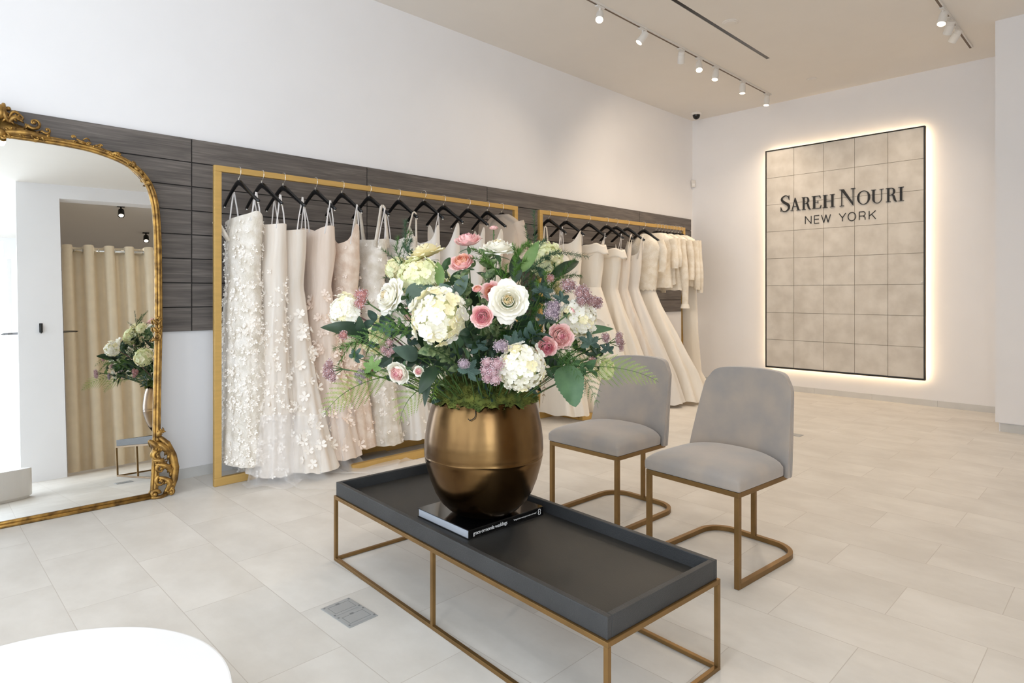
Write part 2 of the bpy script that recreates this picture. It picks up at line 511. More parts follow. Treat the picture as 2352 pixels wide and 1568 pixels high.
# ------------------------------------------------------------------ illuminated wall sign
SX = 8.35
def sign():
    t = thing('wall_sign', 'tall backlit wall sign of pale stone tiles with dark serif lettering, black edged', 'sign', (SX, 2.675, 0.30))
    hw, hh = 0.915, 2.90
    F = 0.012
    b = MB()   # local: y across (left of picture = +y), z up, front at x=0, body goes to x=+0.06
    b.box((-0.004, -hw, 0), (0.056, -hw + F, hh)); b.box((-0.004, hw - F, 0), (0.056, hw, hh))
    b.box((-0.004, -hw + F, 0), (0.056, hw - F, F * 1.6)); b.box((-0.004, -hw + F, hh - F), (0.056, hw - F, hh))
    b.box((0.03, -hw + F, F * 1.6), (0.050, hw - F, hh - F))
    b.build('frame', M_blackm, t)
    b = MB()
    b.box((0.012, -hw + F, F * 1.6), (0.0295, hw - F, hh - F), 1)
    iw = (2*hw - 2*F) / 5
    z0, z1 = F * 1.6, hh - F
    rh = (z1 - z0) / 8
    rnd = random.Random(4)
    for c in range(5):
        y1 = hw - F - c * iw
        r = 0
        while r < 8:
            span = 1
            a = z0 + r * rh; e = z0 + (r + span) * rh
            g = 0.0022
            dx = rnd.uniform(-0.0012, 0.0012)
            b.box((0.002 + dx, y1 - iw + g, a + g), (0.0119, y1 - g, e - g), 0)
            r += span
    b.build('tile_face', [M_signtile, M_signgap], t)
    # led strips hidden behind the edge, shining onto the wall
    led = emit('led_strip', (255, 220, 174), 30.0)
    b = MB()
    b.box((0.0565, -hw + .022, 0.022), (0.0615, -hw + .034, hh - .022)); b.box((0.0565, hw - .034, 0.022), (0.0615, hw - .022, hh - .022))
    b.box((0.0565, -hw + .04, 0.022), (0.0615, hw - .04, 0.034)); b.box((0.0565, -hw + .04, hh - .034), (0.0615, hw - .04, hh - .022))
    b.build('led_strip', led, t)
    b = MB(); b.box((0.0565, -0.4, 0.4), (0.1145, 0.4, 2.5)); b.build('mount', M_blackm, t)
    # ---- serif letters, unit cap height, as polygons
    def rect(x0, y0, x1, y1): return [(x0, y0), (x1, y0), (x1, y1), (x0, y1)]
    T, t_, S = 0.15, 0.035, 0.028      # thick stem, thin stroke, serif
    def serif(x0, x1, y, up):          # bracketed serif
        h = S if up else -S
        return [(x0, y), (x1, y), (x1, y + h), (x0, y + h)]
    def arc(cx, cy, rx, ry, a0, a1, tf, n=28):
        """swept stroke whose thickness is tf(angle)"""
        out, inn = [], []
        for i in range(n + 1):
            a = radians(lerp(a0, a1, i / n))
            th = tf(a)
            out.append((cx + rx * cos(a), cy + ry * sin(a)))
            inn.append((cx + (rx - th) * cos(a), cy + (ry - min(th, t_ + .02)) * sin(a)))
        return [[out[i], out[i+1], inn[i+1], inn[i]] for i in range(n)]
    def path(pts, ws):
        """smooth brush stroke with widths"""
        P = []
        m = len(pts)
        for i in range(m - 1):
            p0 = pts[max(0, i-1)]; p1 = pts[i]; p2 = pts[i+1]; p3 = pts[min(m-1, i+2)]
            for k in range(6):
                t = k / 6
                q = []
                for d in range(2):
                    a = 2*p1[d]; bb = p2[d]-p0[d]; c = 2*p0[d]-5*p1[d]+4*p2[d]-p3[d]; e = -p0[d]+3*p1[d]-3*p2[d]+p3[d]
                    q.append(0.5*(a+bb*t+c*t*t+e*t*t*t))
                P.append((q[0], q[1], lerp(ws[i], ws[i+1], t)))
        P.append((pts[-1][0], pts[-1][1], ws[-1]))
        L, R = [], []
        for i, (x, y, w) in enumerate(P):
            a = P[max(0, i-1)]; c = P[min(len(P)-1, i+1)]
            dx, dy = c[0]-a[0], c[1]-a[1]; l = sqrt(dx*dx+dy*dy) or 1
            nx, ny = -dy/l, dx/l
            L.append((x+nx*w/2, y+ny*w/2)); R.append((x-nx*w/2, y-ny*w/2))
        return [[L[i], L[i+1], R[i+1], R[i]] for i in range(len(P)-1)]
    def G(ch):
        if ch == 'I': return [rect(.13, 0, .13+T, 1), serif(.02, .39, 0, 1), serif(.02, .39, 1, 0)], .41
        if ch == 'E':
            return [rect(.10, 0, .10+T, 1), serif(.0, .35, 0, 1), serif(.0, .35, 1, 0), rect(.25, 0, .66, S+.005), rect(.25, 1-S-.005, .62, 1),
                    [(.66, 0), (.70, .24), (.675, .24), (.60, .03)], [(.62, 1), (.65, .79), (.625, .79), (.56, .97)],
                    rect(.25, .49, .46, .52), rect(.44, .40, .465, .61)], .74
        if ch == 'H':
            return [rect(.10, 0, .10+T, 1), rect(.62, 0, .62+T, 1), serif(0, .35, 0, 1), serif(0, .35, 1, 0), serif(.52, .87, 0, 1), serif(.52, .87, 1, 0), rect(.25, .49, .62, .525)], .87
        if ch == 'N':
            return [rect(.13, 0, .13+t_, .97), rect(.80, .05, .80+t_, 1), serif(.02, .28, 0, 1), serif(.69, .95, 1, 0), serif(0, .22, 1, 0),
                    [(.08, 1), (.26, 1), (.835, .0), (.80, .0)], [(.20, 1), (.27, 1), (.835, .12), (.835, -.02), (.78, .06)]], .95
        if ch == 'A':
            return [[(.42, 1.02), (.48, 1.02), (.86, 0), (.68, 0), (.38, .86)], [(.42, 1.02), (.45, .98), (.15, 0), (.11, 0)],
                    serif(0, .27, 0, 1), serif(.57, .95, 0, 1), rect(.23, .33, .66, .36)], .95
        if ch == 'R':
            p = [rect(.10, 0, .10+T, 1), serif(0, .35, 0, 1), serif(0, .28, 1, 0), rect(.25, 1-S-.005, .42, 1), rect(.25, .48, .42, .51)]
            p += arc(.40, .745, .27, .255, -90, 90, lambda a: t_ + .11 * max(0, cos(a)))
            p += path([(.42, .49), (.55, .42), (.62, .20), (.70, .03), (.82, .02)], [.05, .13, .15, .10, .03])
            return p, .84
        if ch == 'O':
            return arc(.44, .5, .44, .52, 0, 360, lambda a: t_ + .11 * abs(cos(a)) ** 1.5, 48), .88
        if ch == 'U':
            p = [rect(.10, .30, .10+T, 1), rect(.72, .30, .72+t_, 1), serif(0, .35, 1, 0), serif(.60, .88, 1, 0)]
            p += arc(.4275, .32, .3275, .34, 180, 360, lambda a: t_ + .115 * max(0, -cos(a)), 30)
            return p, .88
        if ch == 'S':
            p = path([(.55, .76), (.50, .93), (.33, 1.0), (.15, .90), (.10, .75), (.22, .60), (.40, .48), (.54, .34), (.53, .14), (.36, .0), (.16, .03), (.06, .24)],
                     [.02, .035, .04, .07, .12, .15, .16, .15, .10, .05, .04, .02])
            p += [rect(.545, .72, .57, 1.0), rect(.035, .0, .06, .28)]
            return p, .62
    b = MB()
    def letter(ch, yl, yr, zb, hgt):
        polys, w = G(ch)
        for k, p in enumerate(polys):
            # picture right = -y
            q = [(yl + (yr - yl) * (x / w), zb + hgt * z) for x, z in p]
            n = len(q)
            dd = 0.0002 * (k % 7)
            vs = [(-0.012 - dd, y - 2.675, z - 0.30) for y, z in q] + [(0.0005, y - 2.675, z - 0.30) for y, z in q]
            fs = [tuple(range(n)), tuple(range(2*n-1, n-1, -1))] + [(i, i+n, (i+1) % n + n, (i+1) % n) for i in range(n)]
            b.add(vs, fs)
    zb = 2.368
    for ch, yl, yr, hg in [('S', 3.391, 3.264, .205), ('A', 3.258, 3.131, .160), ('R', 3.115, 3.002, .160), ('E', 2.991, 2.870, .160), ('H', 2.859, 2.716, .160),
                           ('N', 2.665, 2.483, .207), ('O', 2.463, 2.320, .162), ('U', 2.311, 2.176, .162), ('R', 2.153, 2.032, .162), ('I', 2.027, 1.965, .162)]:
        letter(ch, yl, yr, zb, hg)
    b.build('serif_lettering', M_cast, t)
    # NEW YORK in plain sans strokes
    bb = [MB()]
    def stroke(pts, y0, w, zb, h):
        P = [(-0.003, y0 - x * w - 2.675, zb + z * h - 0.30) for x, z in pts]
        bb[0].tube(P, 0.0050, n=6, cap=True)
    def sans(ch, y0, w, zb, h):
        if ch == 'N': stroke([(0, 0), (0, 1)], y0, w, zb, h); stroke([(0, 1), (1, 0)], y0, w, zb, h); stroke([(1, 0), (1, 1)], y0, w, zb, h)
        if ch == 'E':
            stroke([(0, 0), (0, 1)], y0, w, zb, h)
            for z in (0, .52, 1): stroke([(0, z), (.95 if z != .52 else .88, z)], y0, w, zb, h)
        if ch == 'W':
            for p, q in [((0, 1), (.27, 0)), ((.27, 0), (.5, 1)), ((.5, 1), (.73, 0)), ((.73, 0), (1, 1))]: stroke([p, q], y0, w, zb, h)
        if ch == 'Y': stroke([(0, 1), (.5, .45)], y0, w, zb, h); stroke([(1, 1), (.5, .45)], y0, w, zb, h); stroke([(.5, .45), (.5, 0)], y0, w, zb, h)
        if ch == 'O': stroke([(.5 + .5*cos(2*pi*k/28), .5 + .52*sin(2*pi*k/28)) for k in range(29)], y0, w, zb, h)
        if ch == 'R':
            stroke([(0, 0), (0, 1)], y0, w, zb, h)
            stroke([(0, 1), (.6, 1)] + [(.62 + .30*cos(a), .74 + .26*sin(a)) for a in [radians(90 - 18*k) for k in range(11)]] + [(0, .48)], y0, w, zb, h)
            stroke([(.55, .48), (.9, .3), (.92, 0)], y0, w, zb, h)
        if ch == 'K': stroke([(0, 0), (0, 1)], y0, w, zb, h); stroke([(1, 1), (0, .38)], y0, w, zb, h); stroke([(.38, .6), (1, 0)], y0, w, zb, h)
    for ch, ya, yb in [('N', 3.072, 3.000), ('E', 2.962, 2.900), ('W', 2.876, 2.768), ('Y', 2.668, 2.592), ('O', 2.566, 2.480), ('R', 2.440, 2.370), ('K', 2.332, 2.262)]:
        sans(ch, ya, ya - yb, 2.182, 0.098)
        if ch in 'WK': bb[0].build('sans_lettering', M_cast, t); bb[0] = MB()
    b = MB(); b.ball((-0.003, -0.885, 1.12), 0.011, 8); b.build('screw_cap', M_whitem, t)
sign()

# ------------------------------------------------------------------ ceiling track lights
def track(name, label, x0, x1, y, double=False):
    t = thing(name, label, 'track', ((x0 + x1) / 2, y, H_C))
    hx = (x1 - x0) / 2
    b = MB(); b.box((-hx, -0.019, -0.020), (hx, 0.019, -0.0005)); b.build('rail', M_whitem, t)
    b = MB(); b.box((-hx + .01, -0.009, -0.0215), (hx - .01, 0.009, -0.0201)); b.build('slot', M_track, t)
    return t
track('lighting_track', 'long white ceiling track above the dress racks, carrying seven spotlights', 3.2, 8.02, 3.39)
track('lighting_track', 'short white ceiling track at the upper right, carrying three spotlights', 5.2, 7.95, 1.27)

def lamp(x, y, aim, label, group, on=True, power=0, wide=80, tint=(1.0, 0.81, 0.61)):
    t = thing('track_spotlight', label, 'spotlight', (x, y, H_C - 0.0225), 0, group)
    b = MB(); b.box((-0.05, -0.016, -0.012), (0.05, 0.016, -0.0002)); b.tube([(0, 0, -0.010), (0, 0, -0.050)], 0.008); b.build('adapter', M_whitem, t)
    v = (Vector(aim) - Vector((x, y, H_C - 0.10))).normalized()
    M = Matrix.Translation((0, 0, -0.085)) @ frame_to(-v)
    b = MB(); b.lathe([(0.0, .062), (0.028, .060), (0.032, .045), (0.032, .030), (0.0345, .028), (0.036, -.058), (0.033, -.060), (0.031, -.050), (0.0, -.050)], 24, M=M)
    b.build('lamp_head', M_whitem, t, smooth=False)
    b = MB(); b.lathe([(0.030, -.051), (0.015, -.0525), (0.0, -.053)], 20, M=M)
    b.build('lens', M_lamp if on else M_whitem, t)
    b = MB(); b.tube([Vector((0, 0, -.05)), Vector((0.034, 0, -.065)), Vector((0.037, 0, -.085))], 0.005, 6); b.build('yoke', M_whitem, t)
    if power:
        spot('spot_beam', Vector((x, y, H_C - 0.108)) + v * 0.10, aim, power * 0.5, tint, size=wide)
    return t
G1 = 'spotlights on the long ceiling track'
SP = [(4.45, (2.4, 2.2, 0.6), 'first spotlight of the long track, nearest the camera, lens facing forward', 55),
      (5.12, (3.9, 4.5, 1.6), 'second spotlight of the long track, turned towards the dress wall', 60),
      (5.83, (7.4, 4.4, 1.5), 'third spotlight of the long track, turned away so the lens shows as a sliver', 60),
      (6.20, (4.4, 2.2, 0.2), 'fourth spotlight of the long track, hanging lowest on a visible stem', 60),
      (6.57, (5.6, 3.4, 0.0), 'fifth spotlight of the long track, just right of the one on a stem', 60),
      (7.24, (7.0, 3.4, 0.0), 'sixth spotlight of the long track, second from the far end', 60),
      (7.92, (7.4, 3.5, 0.0), 'last spotlight of the long track, nearest the corner camera', 60)]
for x, aim, lab, p in SP: lamp(x, 3.39, aim, lab, G1, True, p * (.75 if x < 5.5 else 1.5 if x < 7 else 1.2), 105 if x < 5.5 else 135)
G2 = 'spotlights on the short ceiling track'
lamp(6.66, 1.27, (5.2, 1.6, 0.3), 'left spotlight of the three on the short track, lens lit', G2, True, 60)
lamp(6.93, 1.27, (8.4, 2.3, 1.8), 'middle spotlight of the three on the short track, turned to the sign', G2, True, 60)
lamp(7.20, 1.27, (8.4, 3.0, 1.6), 'right spotlight of the three on the short track, pale yellowish head', G2, True, 60)
track('lighting_track', 'added white ceiling track above the camera side, unseen, carrying fill spotlights', -2.0, 5.6, 0.9)  # unseen track, added to carry extra lamps that brighten the room
G3 = 'added fill spotlights on the unseen ceiling track'
for x, aim, wh in [(2.7, (3.2, 2.6, 0), 'second from the shop front'), (4.1, (4.6, 2.0, 0), 'third from the shop front'), (5.4, (6.2, 2.0, 0), 'farthest from the shop front')]:
    lamp(x, 0.9, aim, 'added fill spotlight on the unseen ceiling track, ' + wh, G3, True, 50, 110)  # warm spots added to lift the floor and the ceiling bounce
lamp(3.4, 0.9, (1.7, -1.2, 1.2), 'added fill spotlight on the unseen ceiling track, turned to the curtain', G3, True, 60, 90)  # extra spot added to brighten the curtain in the mirror
for x, aim, wh in [(-.6, (.6, 2.6, 0), 'nearest the shop window'), (.5, (1.4, 2.4, 0), 'second from the shop window')]:
    lamp(x, 0.9, aim, 'added neutral white fill spotlight on the unseen ceiling track, ' + wh, G3, True, 50, 105, (.97, .97, 1.0))  # neutral fill spots added for the left floor and low wall
# two spotlights of the fitting area, black, seen only in the mirror
def black_lamp(x, y, z, label):
    t = thing('ceiling_spotlight', label, 'spotlight', (x, y, z), 0, 'black spotlights seen in the mirror')
    b = MB(); b.tube([(0, 0, -0.0005), (0, 0, -0.06)], 0.012); b.box((-0.05, -.02, -.014), (.05, .02, -.0004)); b.build('adapter', M_blackm, t)
    M = Matrix.Translation((0, 0, -0.11)) @ frame_to((0.1, -0.5, 0.85))
    b = MB(); b.lathe([(0, .06), (.04, .058), (.045, -.06), (.04, -.055), (0, -.05)], 20, M=M); b.build('lamp_head', M_blackm, t)
    b = MB(); b.lathe([(.038, -.0535), (0, -.056)], 20, M=M); b.build('lens', M_lamp, t)
    spot('spot_beam', (x, y + .02, z - .19), (x + .1, y - .3, 0), 55, (1.0, .9, .78), size=120)
black_lamp(1.98, -1.60, H_C, 'black ceiling spotlight with lit lens above the curtain, seen in the mirror')
black_lamp(2.55, -3.00, H_C, 'black ceiling spotlight just over the curtain top, seen in the mirror')

# ------------------------------------------------------------------ small ceiling and wall fittings
def disc(x, y, r, label):
    t = thing('smoke_detector', label, 'detector', (x, y, H_C), 0, 'round white ceiling discs')
    b = MB(); b.lathe([(r, -.0005), (r, -.006), (r*.86, -.010), (r*.8, -.010)], 32); b.build('base', M_ceil, t)
    b = MB(); b.lathe([(r*.79, -.0102), (r*.7, -.016), (0, -.018)], 32); b.build('cap', M_ceil, t)
disc(5.62, 2.75, .075, 'flat white ceiling disc beside the long black slot, the nearer one')
disc(7.81, 2.80, .06, 'small flat white ceiling disc near the sign wall, the farther one')
t = thing('security_camera', 'small dome security camera with dark bubble at the ceiling corner', 'camera', (8.12, 4.48, H_C))
b = MB(); b.lathe([(.0, -.0005), (.068, -.0005), (.068, -.02), (.058, -.030), (.0, -.030)], 28); b.build('housing', M_whitem, t)
b = MB(); b.lathe([(.052, -.0305), (.050, -.05), (.038, -.075), (.018, -.088), (0, -.091)], 28); b.build('dome', M_black, t, smooth=True)
t = thing('motion_sensor', 'small white motion sensor high up where the two walls meet', 'sensor', (8.437, 4.707, 2.86))
b = MB()
Ms = Matrix.Rotation(radians(-45), 4, 'Z')
b.box((-.030, -.022, 0), (.030, .010, .105), M=Ms); b.build('housing', M_whitem, t, bevel=.008)
b = MB(); b.box((-.018, -.026, .02), (.018, -.0225, .05), M=Ms); b.build('lens', M_white, t)

def outlet(name, label, x, y, rz, sx, sy, detail=True):
    t = thing(name, label, 'floor outlet', (x, y, 0), rz)
    b = MB(); b.box((-sx/2, -sy/2, 0.0004), (sx/2, sy/2, .003)); b.build('frame', M_plate, t, bevel=.001)
    for s, nm in ((-1, 'lid'), (1, 'lid')):
        c = s * sy * .25
        b = MB(); b.box((-sx*.47, c - sy*.215, .0031), (sx*.47, c + sy*.215, .0042)); l = b.build('lid', M_plate, t, bevel=.0006)
        b = MB(); w, h = sx * .36, sy * .145
        for (x0, y0, x1, y1) in ((-w, c-h, w, c-h+.0015), (-w, c+h-.0015, w, c+h), (-w, c-h, -w+.0015, c+h), (w-.0015, c-h, w, c+h)):
            b.box((x0, y0, .0043), (x1, y1, .0046))
        if detail:
            for sx_ in (-1, 1):
                for sy_ in (-1, 1): b.lathe([(.0045, .0043), (.0045, .005), (0, .005)], 10, M=Matrix.Translation((sx_*sx*.43, c + sy_*sy*.185, 0)))
            b.box((-.008, c + h*.9, .0043), (.008, c + h*1.25, .0048))
        b.build('screws_and_seam', M_plate2, l)
outlet('floor_outlet', 'square steel floor outlet cover with two lids, on the tiles left of the coffee table', 1.323, 2.277, radians(2), .132, .215)
outlet('floor_outlet', 'small dark floor outlet far back, just right of the right chair backrest', 5.87, 2.26, 0, .10, .14, False)

# ------------------------------------------------------------------ coffee table
TR = radians(-3.25)
TB = (1.78, 1.9025, 0.0)
TW, TL, TH = 0.60, 1.715, 0.315
def table():
    t = thing('coffee_table', 'long low coffee table with charcoal leather tray top on a slim bronze frame', 'coffee table', TB, TR)
    a, l = TW / 2, TL / 2
    q = 0.014 / 2 + .001
    b = MB()
    for s in (-1, 1):
        b.box((s*(a-q)-q, -l, TH-2*q), (s*(a-q)+q, l, TH)); b.box((s*(a-q)-q, -l, 0.001), (s*(a-q)+q, l, 2*q))
        b.box((-a+2*q, s*(l-q)-q, TH-2*q), (a-2*q, s*(l-q)+q, TH)); b.box((-a+2*q, s*(l-q)-q, 0.001), (a-2*q, s*(l-q)+q, 2*q))
    b.build('frame', M_bronze, t, bevel=.0012)
    for sx in (-1, 1):
        for y in (-l + q, .02, l - q):
            b = MB(); b.box((sx*(a-q)-q, y-q, 2*q), (sx*(a-q)+q, y+q, TH-2*q)); b.build('leg', M_bronze, t, bevel=.0012)
    a2, l2, w, z0, z1, zf = a - .008, l - .008, .021, TH + .0005, .381, .332
    b = MB()
    b.box((-a2, -l2, z0), (-a2+w, l2, z1)); b.box((a2-w, -l2, z0), (a2, l2, z1))
    b.box((-a2+w, -l2, z0), (a2-w, -l2+w, z1)); b.box((-a2+w, l2-w, z0), (a2-w, l2, z1))
    tr = b.build('tray', M_leather, t, bevel=.0025)
    b = MB(); b.box((-a2+w, -l2+w, z0), (a2-w, l2-w, zf)); b.build('tray_base', M_leather_top, tr)
table()

# book on the tray
def text_obj(s, size, M, parent, name, material, depth=.0002, xscale=1.0, font_sx=1.0):
    cu = bpy.data.curves.new('text', 'FONT')
    cu.body = s; cu.size = size; cu.extrude = depth; cu.space_character = font_sx
    ob = bpy.data.objects.new('text', cu)
    COL.objects.link(ob)
    bpy.context.view_layer.update()
    me = bpy.data.meshes.new_from_object(ob.evaluated_get(bpy.context.evaluated_depsgraph_get()))
    bpy.data.objects.remove(ob)
    me.name = name
    me.transform(M @ Matrix.Diagonal((xscale, 1, 1, 1)))
    me.materials.clear(); me.materials.append(material)
    o = bpy.data.objects.new(name, me); COL.objects.link(o); o.parent = parent
    return o
def book():
    # local: x along the spine (text runs +x), y away from the spine, z up
    t = thing('book', 'thick glossy black wedding book with white spine lettering, lying under the brass vase', 'book', (1.606, 1.862, .3325), radians(-2.2))
    w, d, h = .415, .355, .037
    b = MB(); b.box((0, 0, 0), (w, d, .003)); b.box((0, 0, h-.003), (w, d, h)); b.box((0, 0, .003), (w, .004, h-.003)); b.build('cover', M_cover, t, bevel=.0006)
    b = MB(); b.box((.004, .0045, .0032), (w-.004, d-.005, h-.0032)); b.build('pages', M_pages, t)
    R = Matrix.Rotation(pi/2, 4, 'X')
    text_obj('grace ormonde weddings', .0215, Matrix.Translation((.022, -.0003, .0125)) @ R, t, 'spine_title', M_text, xscale=.92, font_sx=.90)
    text_obj('\u201cbring on love never grows worn and weak.\u201d', .0088, Matrix.Translation((.238, -.0003, .0165)) @ R, t, 'spine_motto', M_text, xscale=.90, font_sx=.95)
    b = MB()   # interlaced ring emblem
    for dz, a0 in ((.0055, -60), (-.0055, 120)):
        b.tube([(.390 + .0072*cos(radians(a0 + 30*k)), -.0004, .0185 + dz + .0062*sin(radians(a0 + 30*k))) for k in range(11)], .0013, 6)
    b.build('spine_emblem', M_text, t)
book()

# ------------------------------------------------------------------ brass vase
VX, VY, VZ = 1.80, 1.987, .3700
def vase():
    t = thing('vase', 'large rounded antique brass vase holding the flower arrangement', 'vase', (VX, VY, VZ))
    prof = [(0, 0), (.09, 0), (.125, .008), (.155, .026), (.184, .055), (.208, .095), (.228, .145), (.241, .19), (.2495, .226), (.2515, .240), (.2535, .246), (.2525, .252),
            (.2535, .27), (.252, .31), (.247, .35), (.240, .39), (.231, .43), (.221, .462), (.213, .480), (.2095, .488), (.2065, .488), (.207, .478), (.225, .43), (.240, .36), (.243, .28), (.235, .20), (.20, .10), (.13, .03), (0, .012)]
    P = []
    for (r0, z0), (r1, z1) in zip(prof, prof[1:]):
        for k in range(3): P.append((lerp(r0, r1, k/3), lerp(z0, z1, k/3)))
    P.append(prof[-1])
    b = MB(); b.lathe(P, 96)
    rnd = random.Random(2)
    # hand-beaten unevenness
    ph = [rnd.uniform(0, 6.28) for _ in range(6)]
    nv = []
    for x, y, z in b.v:
        r = sqrt(x*x + y*y); a = atan2(y, x)
        k = 1 + .0035*sin(3*a + ph[0] + 9*z) + .0025*sin(5*a - 14*z + ph[1]) + (.004*sin(9*a + ph[2])*exp(-((z-.243)/.012)**2))
        nv.append((x*k, y*k, z + (.0022*sin(2*a + ph[3]) + .0012*sin(7*a + ph[4]))*exp(-((z-.246)/.03)**2)))
    b.v = nv
    b.build('body', M_vase, t, smooth=True)
    # small wire hook at the rim
    b = MB()
    n = Vector((-.72, -.69, 0))
    s = Vector((.69, -.72, 0))
    pts = [(.222, .470, .012), (.231, .455, .014), (.236, .443, .010), (.2375, .437, .0), (.2385, .432, -.008), (.2375, .440, -.016)]
    b.tube([n*(r+.004) + s*(o-.03) + Vector((0, 0, z)) for r, z, o in pts], .0018, 6)
    b.build('wire_hook', M_blackm, t)
vase()

# ------------------------------------------------------------------ dining chairs
def chair(label, loc, rz):
    # local: +x towards the back of the chair, y across, front edge at x=0
    t = thing('upholstered_chair', label, 'chair', loc, rz, 'taupe velvet chairs behind the coffee table')
    hw = .25
    q = .0115
    zs = .425
    b = MB()
    # top rail under the seat
    b.box((-q, -hw, zs-2*q), (q, hw, zs)); b.box((q, -hw, zs-2*q), (.44, -hw+2*q, zs)); b.box((q, hw-2*q, zs-2*q), (.44, hw, zs)); b.box((.42, -hw+2*q, zs-2*q), (.44, hw-2*q, zs))
    b.build('seat_frame', M_bronze, t, bevel=.0015)
    for s in (-1, 1):
        b = MB(); b.box((-q, s*(hw-q)-q, 0.001), (q, s*(hw-q)+q, zs-2*q)); b.build('leg', M_bronze, t, bevel=.0015)
    # floor loop
    P = [(q, -hw+q, .013)]
    R = .13
    D = .585
    P += [(.25, -hw+q, .013)]
    for k in range(13):
        a = radians(-90 + 7.5*k)
        P.append((D-R + R*cos(a), -hw+q+R + R*sin(a), .013))
    for k in range(13):
        a = radians(7.5*k)
        P.append((D-R + R*cos(a), hw-q-R + R*sin(a), .013))
    P += [(.25, hw-q, .013), (q, hw-q, .013)]
    b = MB(); b.tube(P, .0118*1.19, 4, flat=1.0, up=(0, 0, 1))
    # rotate square section flat: tube n=4 gives diamond, so rebuild as box section
    b2 = MB()
    n = len(P)
    vs, fs = [], []
    for i, p in enumerate(P):
        p = Vector(p)
        tdir = (Vector(P[min(n-1, i+1)]) - Vector(P[max(0, i-1)])).normalized()
        s = tdir.cross(Vector((0, 0, 1)))
        for a, c in ((-1, -1), (1, -1), (1, 1), (-1, 1)): vs.append(p + s*a*q + Vector((0, 0, c*q)))
    for i in range(n-1):
        for k in range(4):
            fs.append((i*4+k, i*4+(k+1)%4, (i+1)*4+(k+1)%4, (i+1)*4+k))
    fs += [(3, 2, 1, 0), tuple((n-1)*4+k for k in range(4))]
    b2.add(vs, fs)
    b2.build('floor_loop', M_bronze, t)
    # centre rear strut
    b = MB(); b.box((D-.024, -q, .025), (D-.002, q, .405)); b.box((.44, -q, zs-2*q), (D-.002, q, zs-.001)); b.build('rear_strut', M_bronze, t, bevel=.0015)
    for s, x in ((-1, .35), (1, .35)):
        b = MB(); b.lathe([(.008, 0), (.008, .0012)], 10, M=Matrix.Translation((x, s*(hw-q), 0.0))); b.build('glide', M_black, t)
    # seat cushion
    W2, L0, L1 = .262, -.022, .475
    def seat_top(u, v):
        x = lerp(L0, L1 - .092*abs(2*u-1)**2.2, v); y = lerp(-W2, W2, u)
        e = max(0, 1 - abs(2*u-1)**3.2) * max(0, 1 - abs(2*v-1)**3.6)
        return x, y, e
    nu, nv = 25, 25
    vs, fs = [], []
    for j in range(nv):
        for i in range(nu):
            u, v = i/(nu-1), j/(nv-1)
            x, y, e = seat_top(u, v)
            z = zs + .052 + .052*e**.55
            # rounded plan corners
            k = 1 - .03*max(0, 1-2*v)**6 - .02*max(0, 2*v-1)**4
            vs.append((x*1.0, y*k, z))
    base = len(vs)
    for j in range(nv):
        for i in range(nu):
            u, v = i/(nu-1), j/(nv-1)
            x, y, e = seat_top(u, v)
            vs.append((lerp(x, (L0+L1)/2, .015), y*.985, zs + .001))
    for j in range(nv-1):
        for i in range(nu-1):
            a = j*nu+i
            fs.append((a, a+1, a+nu+1, a+nu)); fs.append((base+a, base+a+nu, base+a+nu+1, base+a+1))
    rim = [i for i in range(nu)] + [j*nu+nu-1 for j in range(1, nv)] + [(nv-1)*nu+i for i in range(nu-2, -1, -1)] + [j*nu for j in range(nv-2, 0, -1)]
    for a, c in zip(rim, rim[1:] + rim[:1]):
        fs.append((c, a, a+base, c+base))
    b = MB(); b.add(vs, fs)
    o = b.build('seat', M_velvet, t, smooth=True)
    m = o.modifiers.new('bev', 'BEVEL'); m.width = .012; m.segments = 3; m.limit_method = 'ANGLE'; m.angle_limit = radians(35)
    # curved backrest wrapping the rear of the seat
    th = .062
    def back(u, v, side):
        # u across -1..1, v height 0..1 ; side 0 front 1 back
        z = lerp(zs - .005, .905 - .014*abs(u)**2 - .040*abs(u)**9, v)
        w = lerp(.276, .236, v**1.3) - .018*max(0, v-.9)*10*abs(u)**3*max(0, v-.9)*10
        y = w * u
        bow = .085 * (abs(u)**2.2)               # ends come forward
        x = .462 + .075*v + .02*v*v - bow*(1-.35*v)
        if side: x += th*(1 - .35*v) * (1 - .25*abs(u)**6)
        return (x, y, z)
    nu, nv = 33, 25
    vs, fs = [], []
    for side in (0, 1):
        for j in range(nv):
            for i in range(nu):
                vs.append(back(2*i/(nu-1)-1, j/(nv-1), side))
    base = nu*nv
    for j in range(nv-1):
        for i in range(nu-1):
            a = j*nu+i
            fs.append((a, a+nu, a+nu+1, a+1)); fs.append((base+a, base+a+1, base+a+nu+1, base+a+nu))
    for a, c in zip(rim_idx(nu, nv), rim_idx(nu, nv)[1:] + rim_idx(nu, nv)[:1]):
        fs.append((a, c, c+base, a+base))
    b = MB(); b.add(vs, fs)
    o = b.build('backrest', M_velvet, t, smooth=True)
    m = o.modifiers.new('bev', 'BEVEL'); m.width = .014; m.segments = 3; m.limit_method = 'ANGLE'; m.angle_limit = radians(35)
    # seam piping along the rear edge
    for s in (-1, 1):
        b = MB()
        b.tube([Vector(lerp3(back(s, v/12, 0), back(s, v/12, 1), .62)) + Vector((0, s*.0015, 0)) for v in range(0, 12)], .0016, 6)
        b.build('piping', M_velvet, o)
    return t
def rim_idx(nu, nv):
    return [i for i in range(nu)] + [j*nu+nu-1 for j in range(1, nv)] + [(nv-1)*nu+i for i in range(nu-2, -1, -1)] + [j*nu for j in range(nv-2, 0, -1)]
def lerp3(a, b, t): return tuple(lerp(x, y, t) for x, y in zip(a, b))
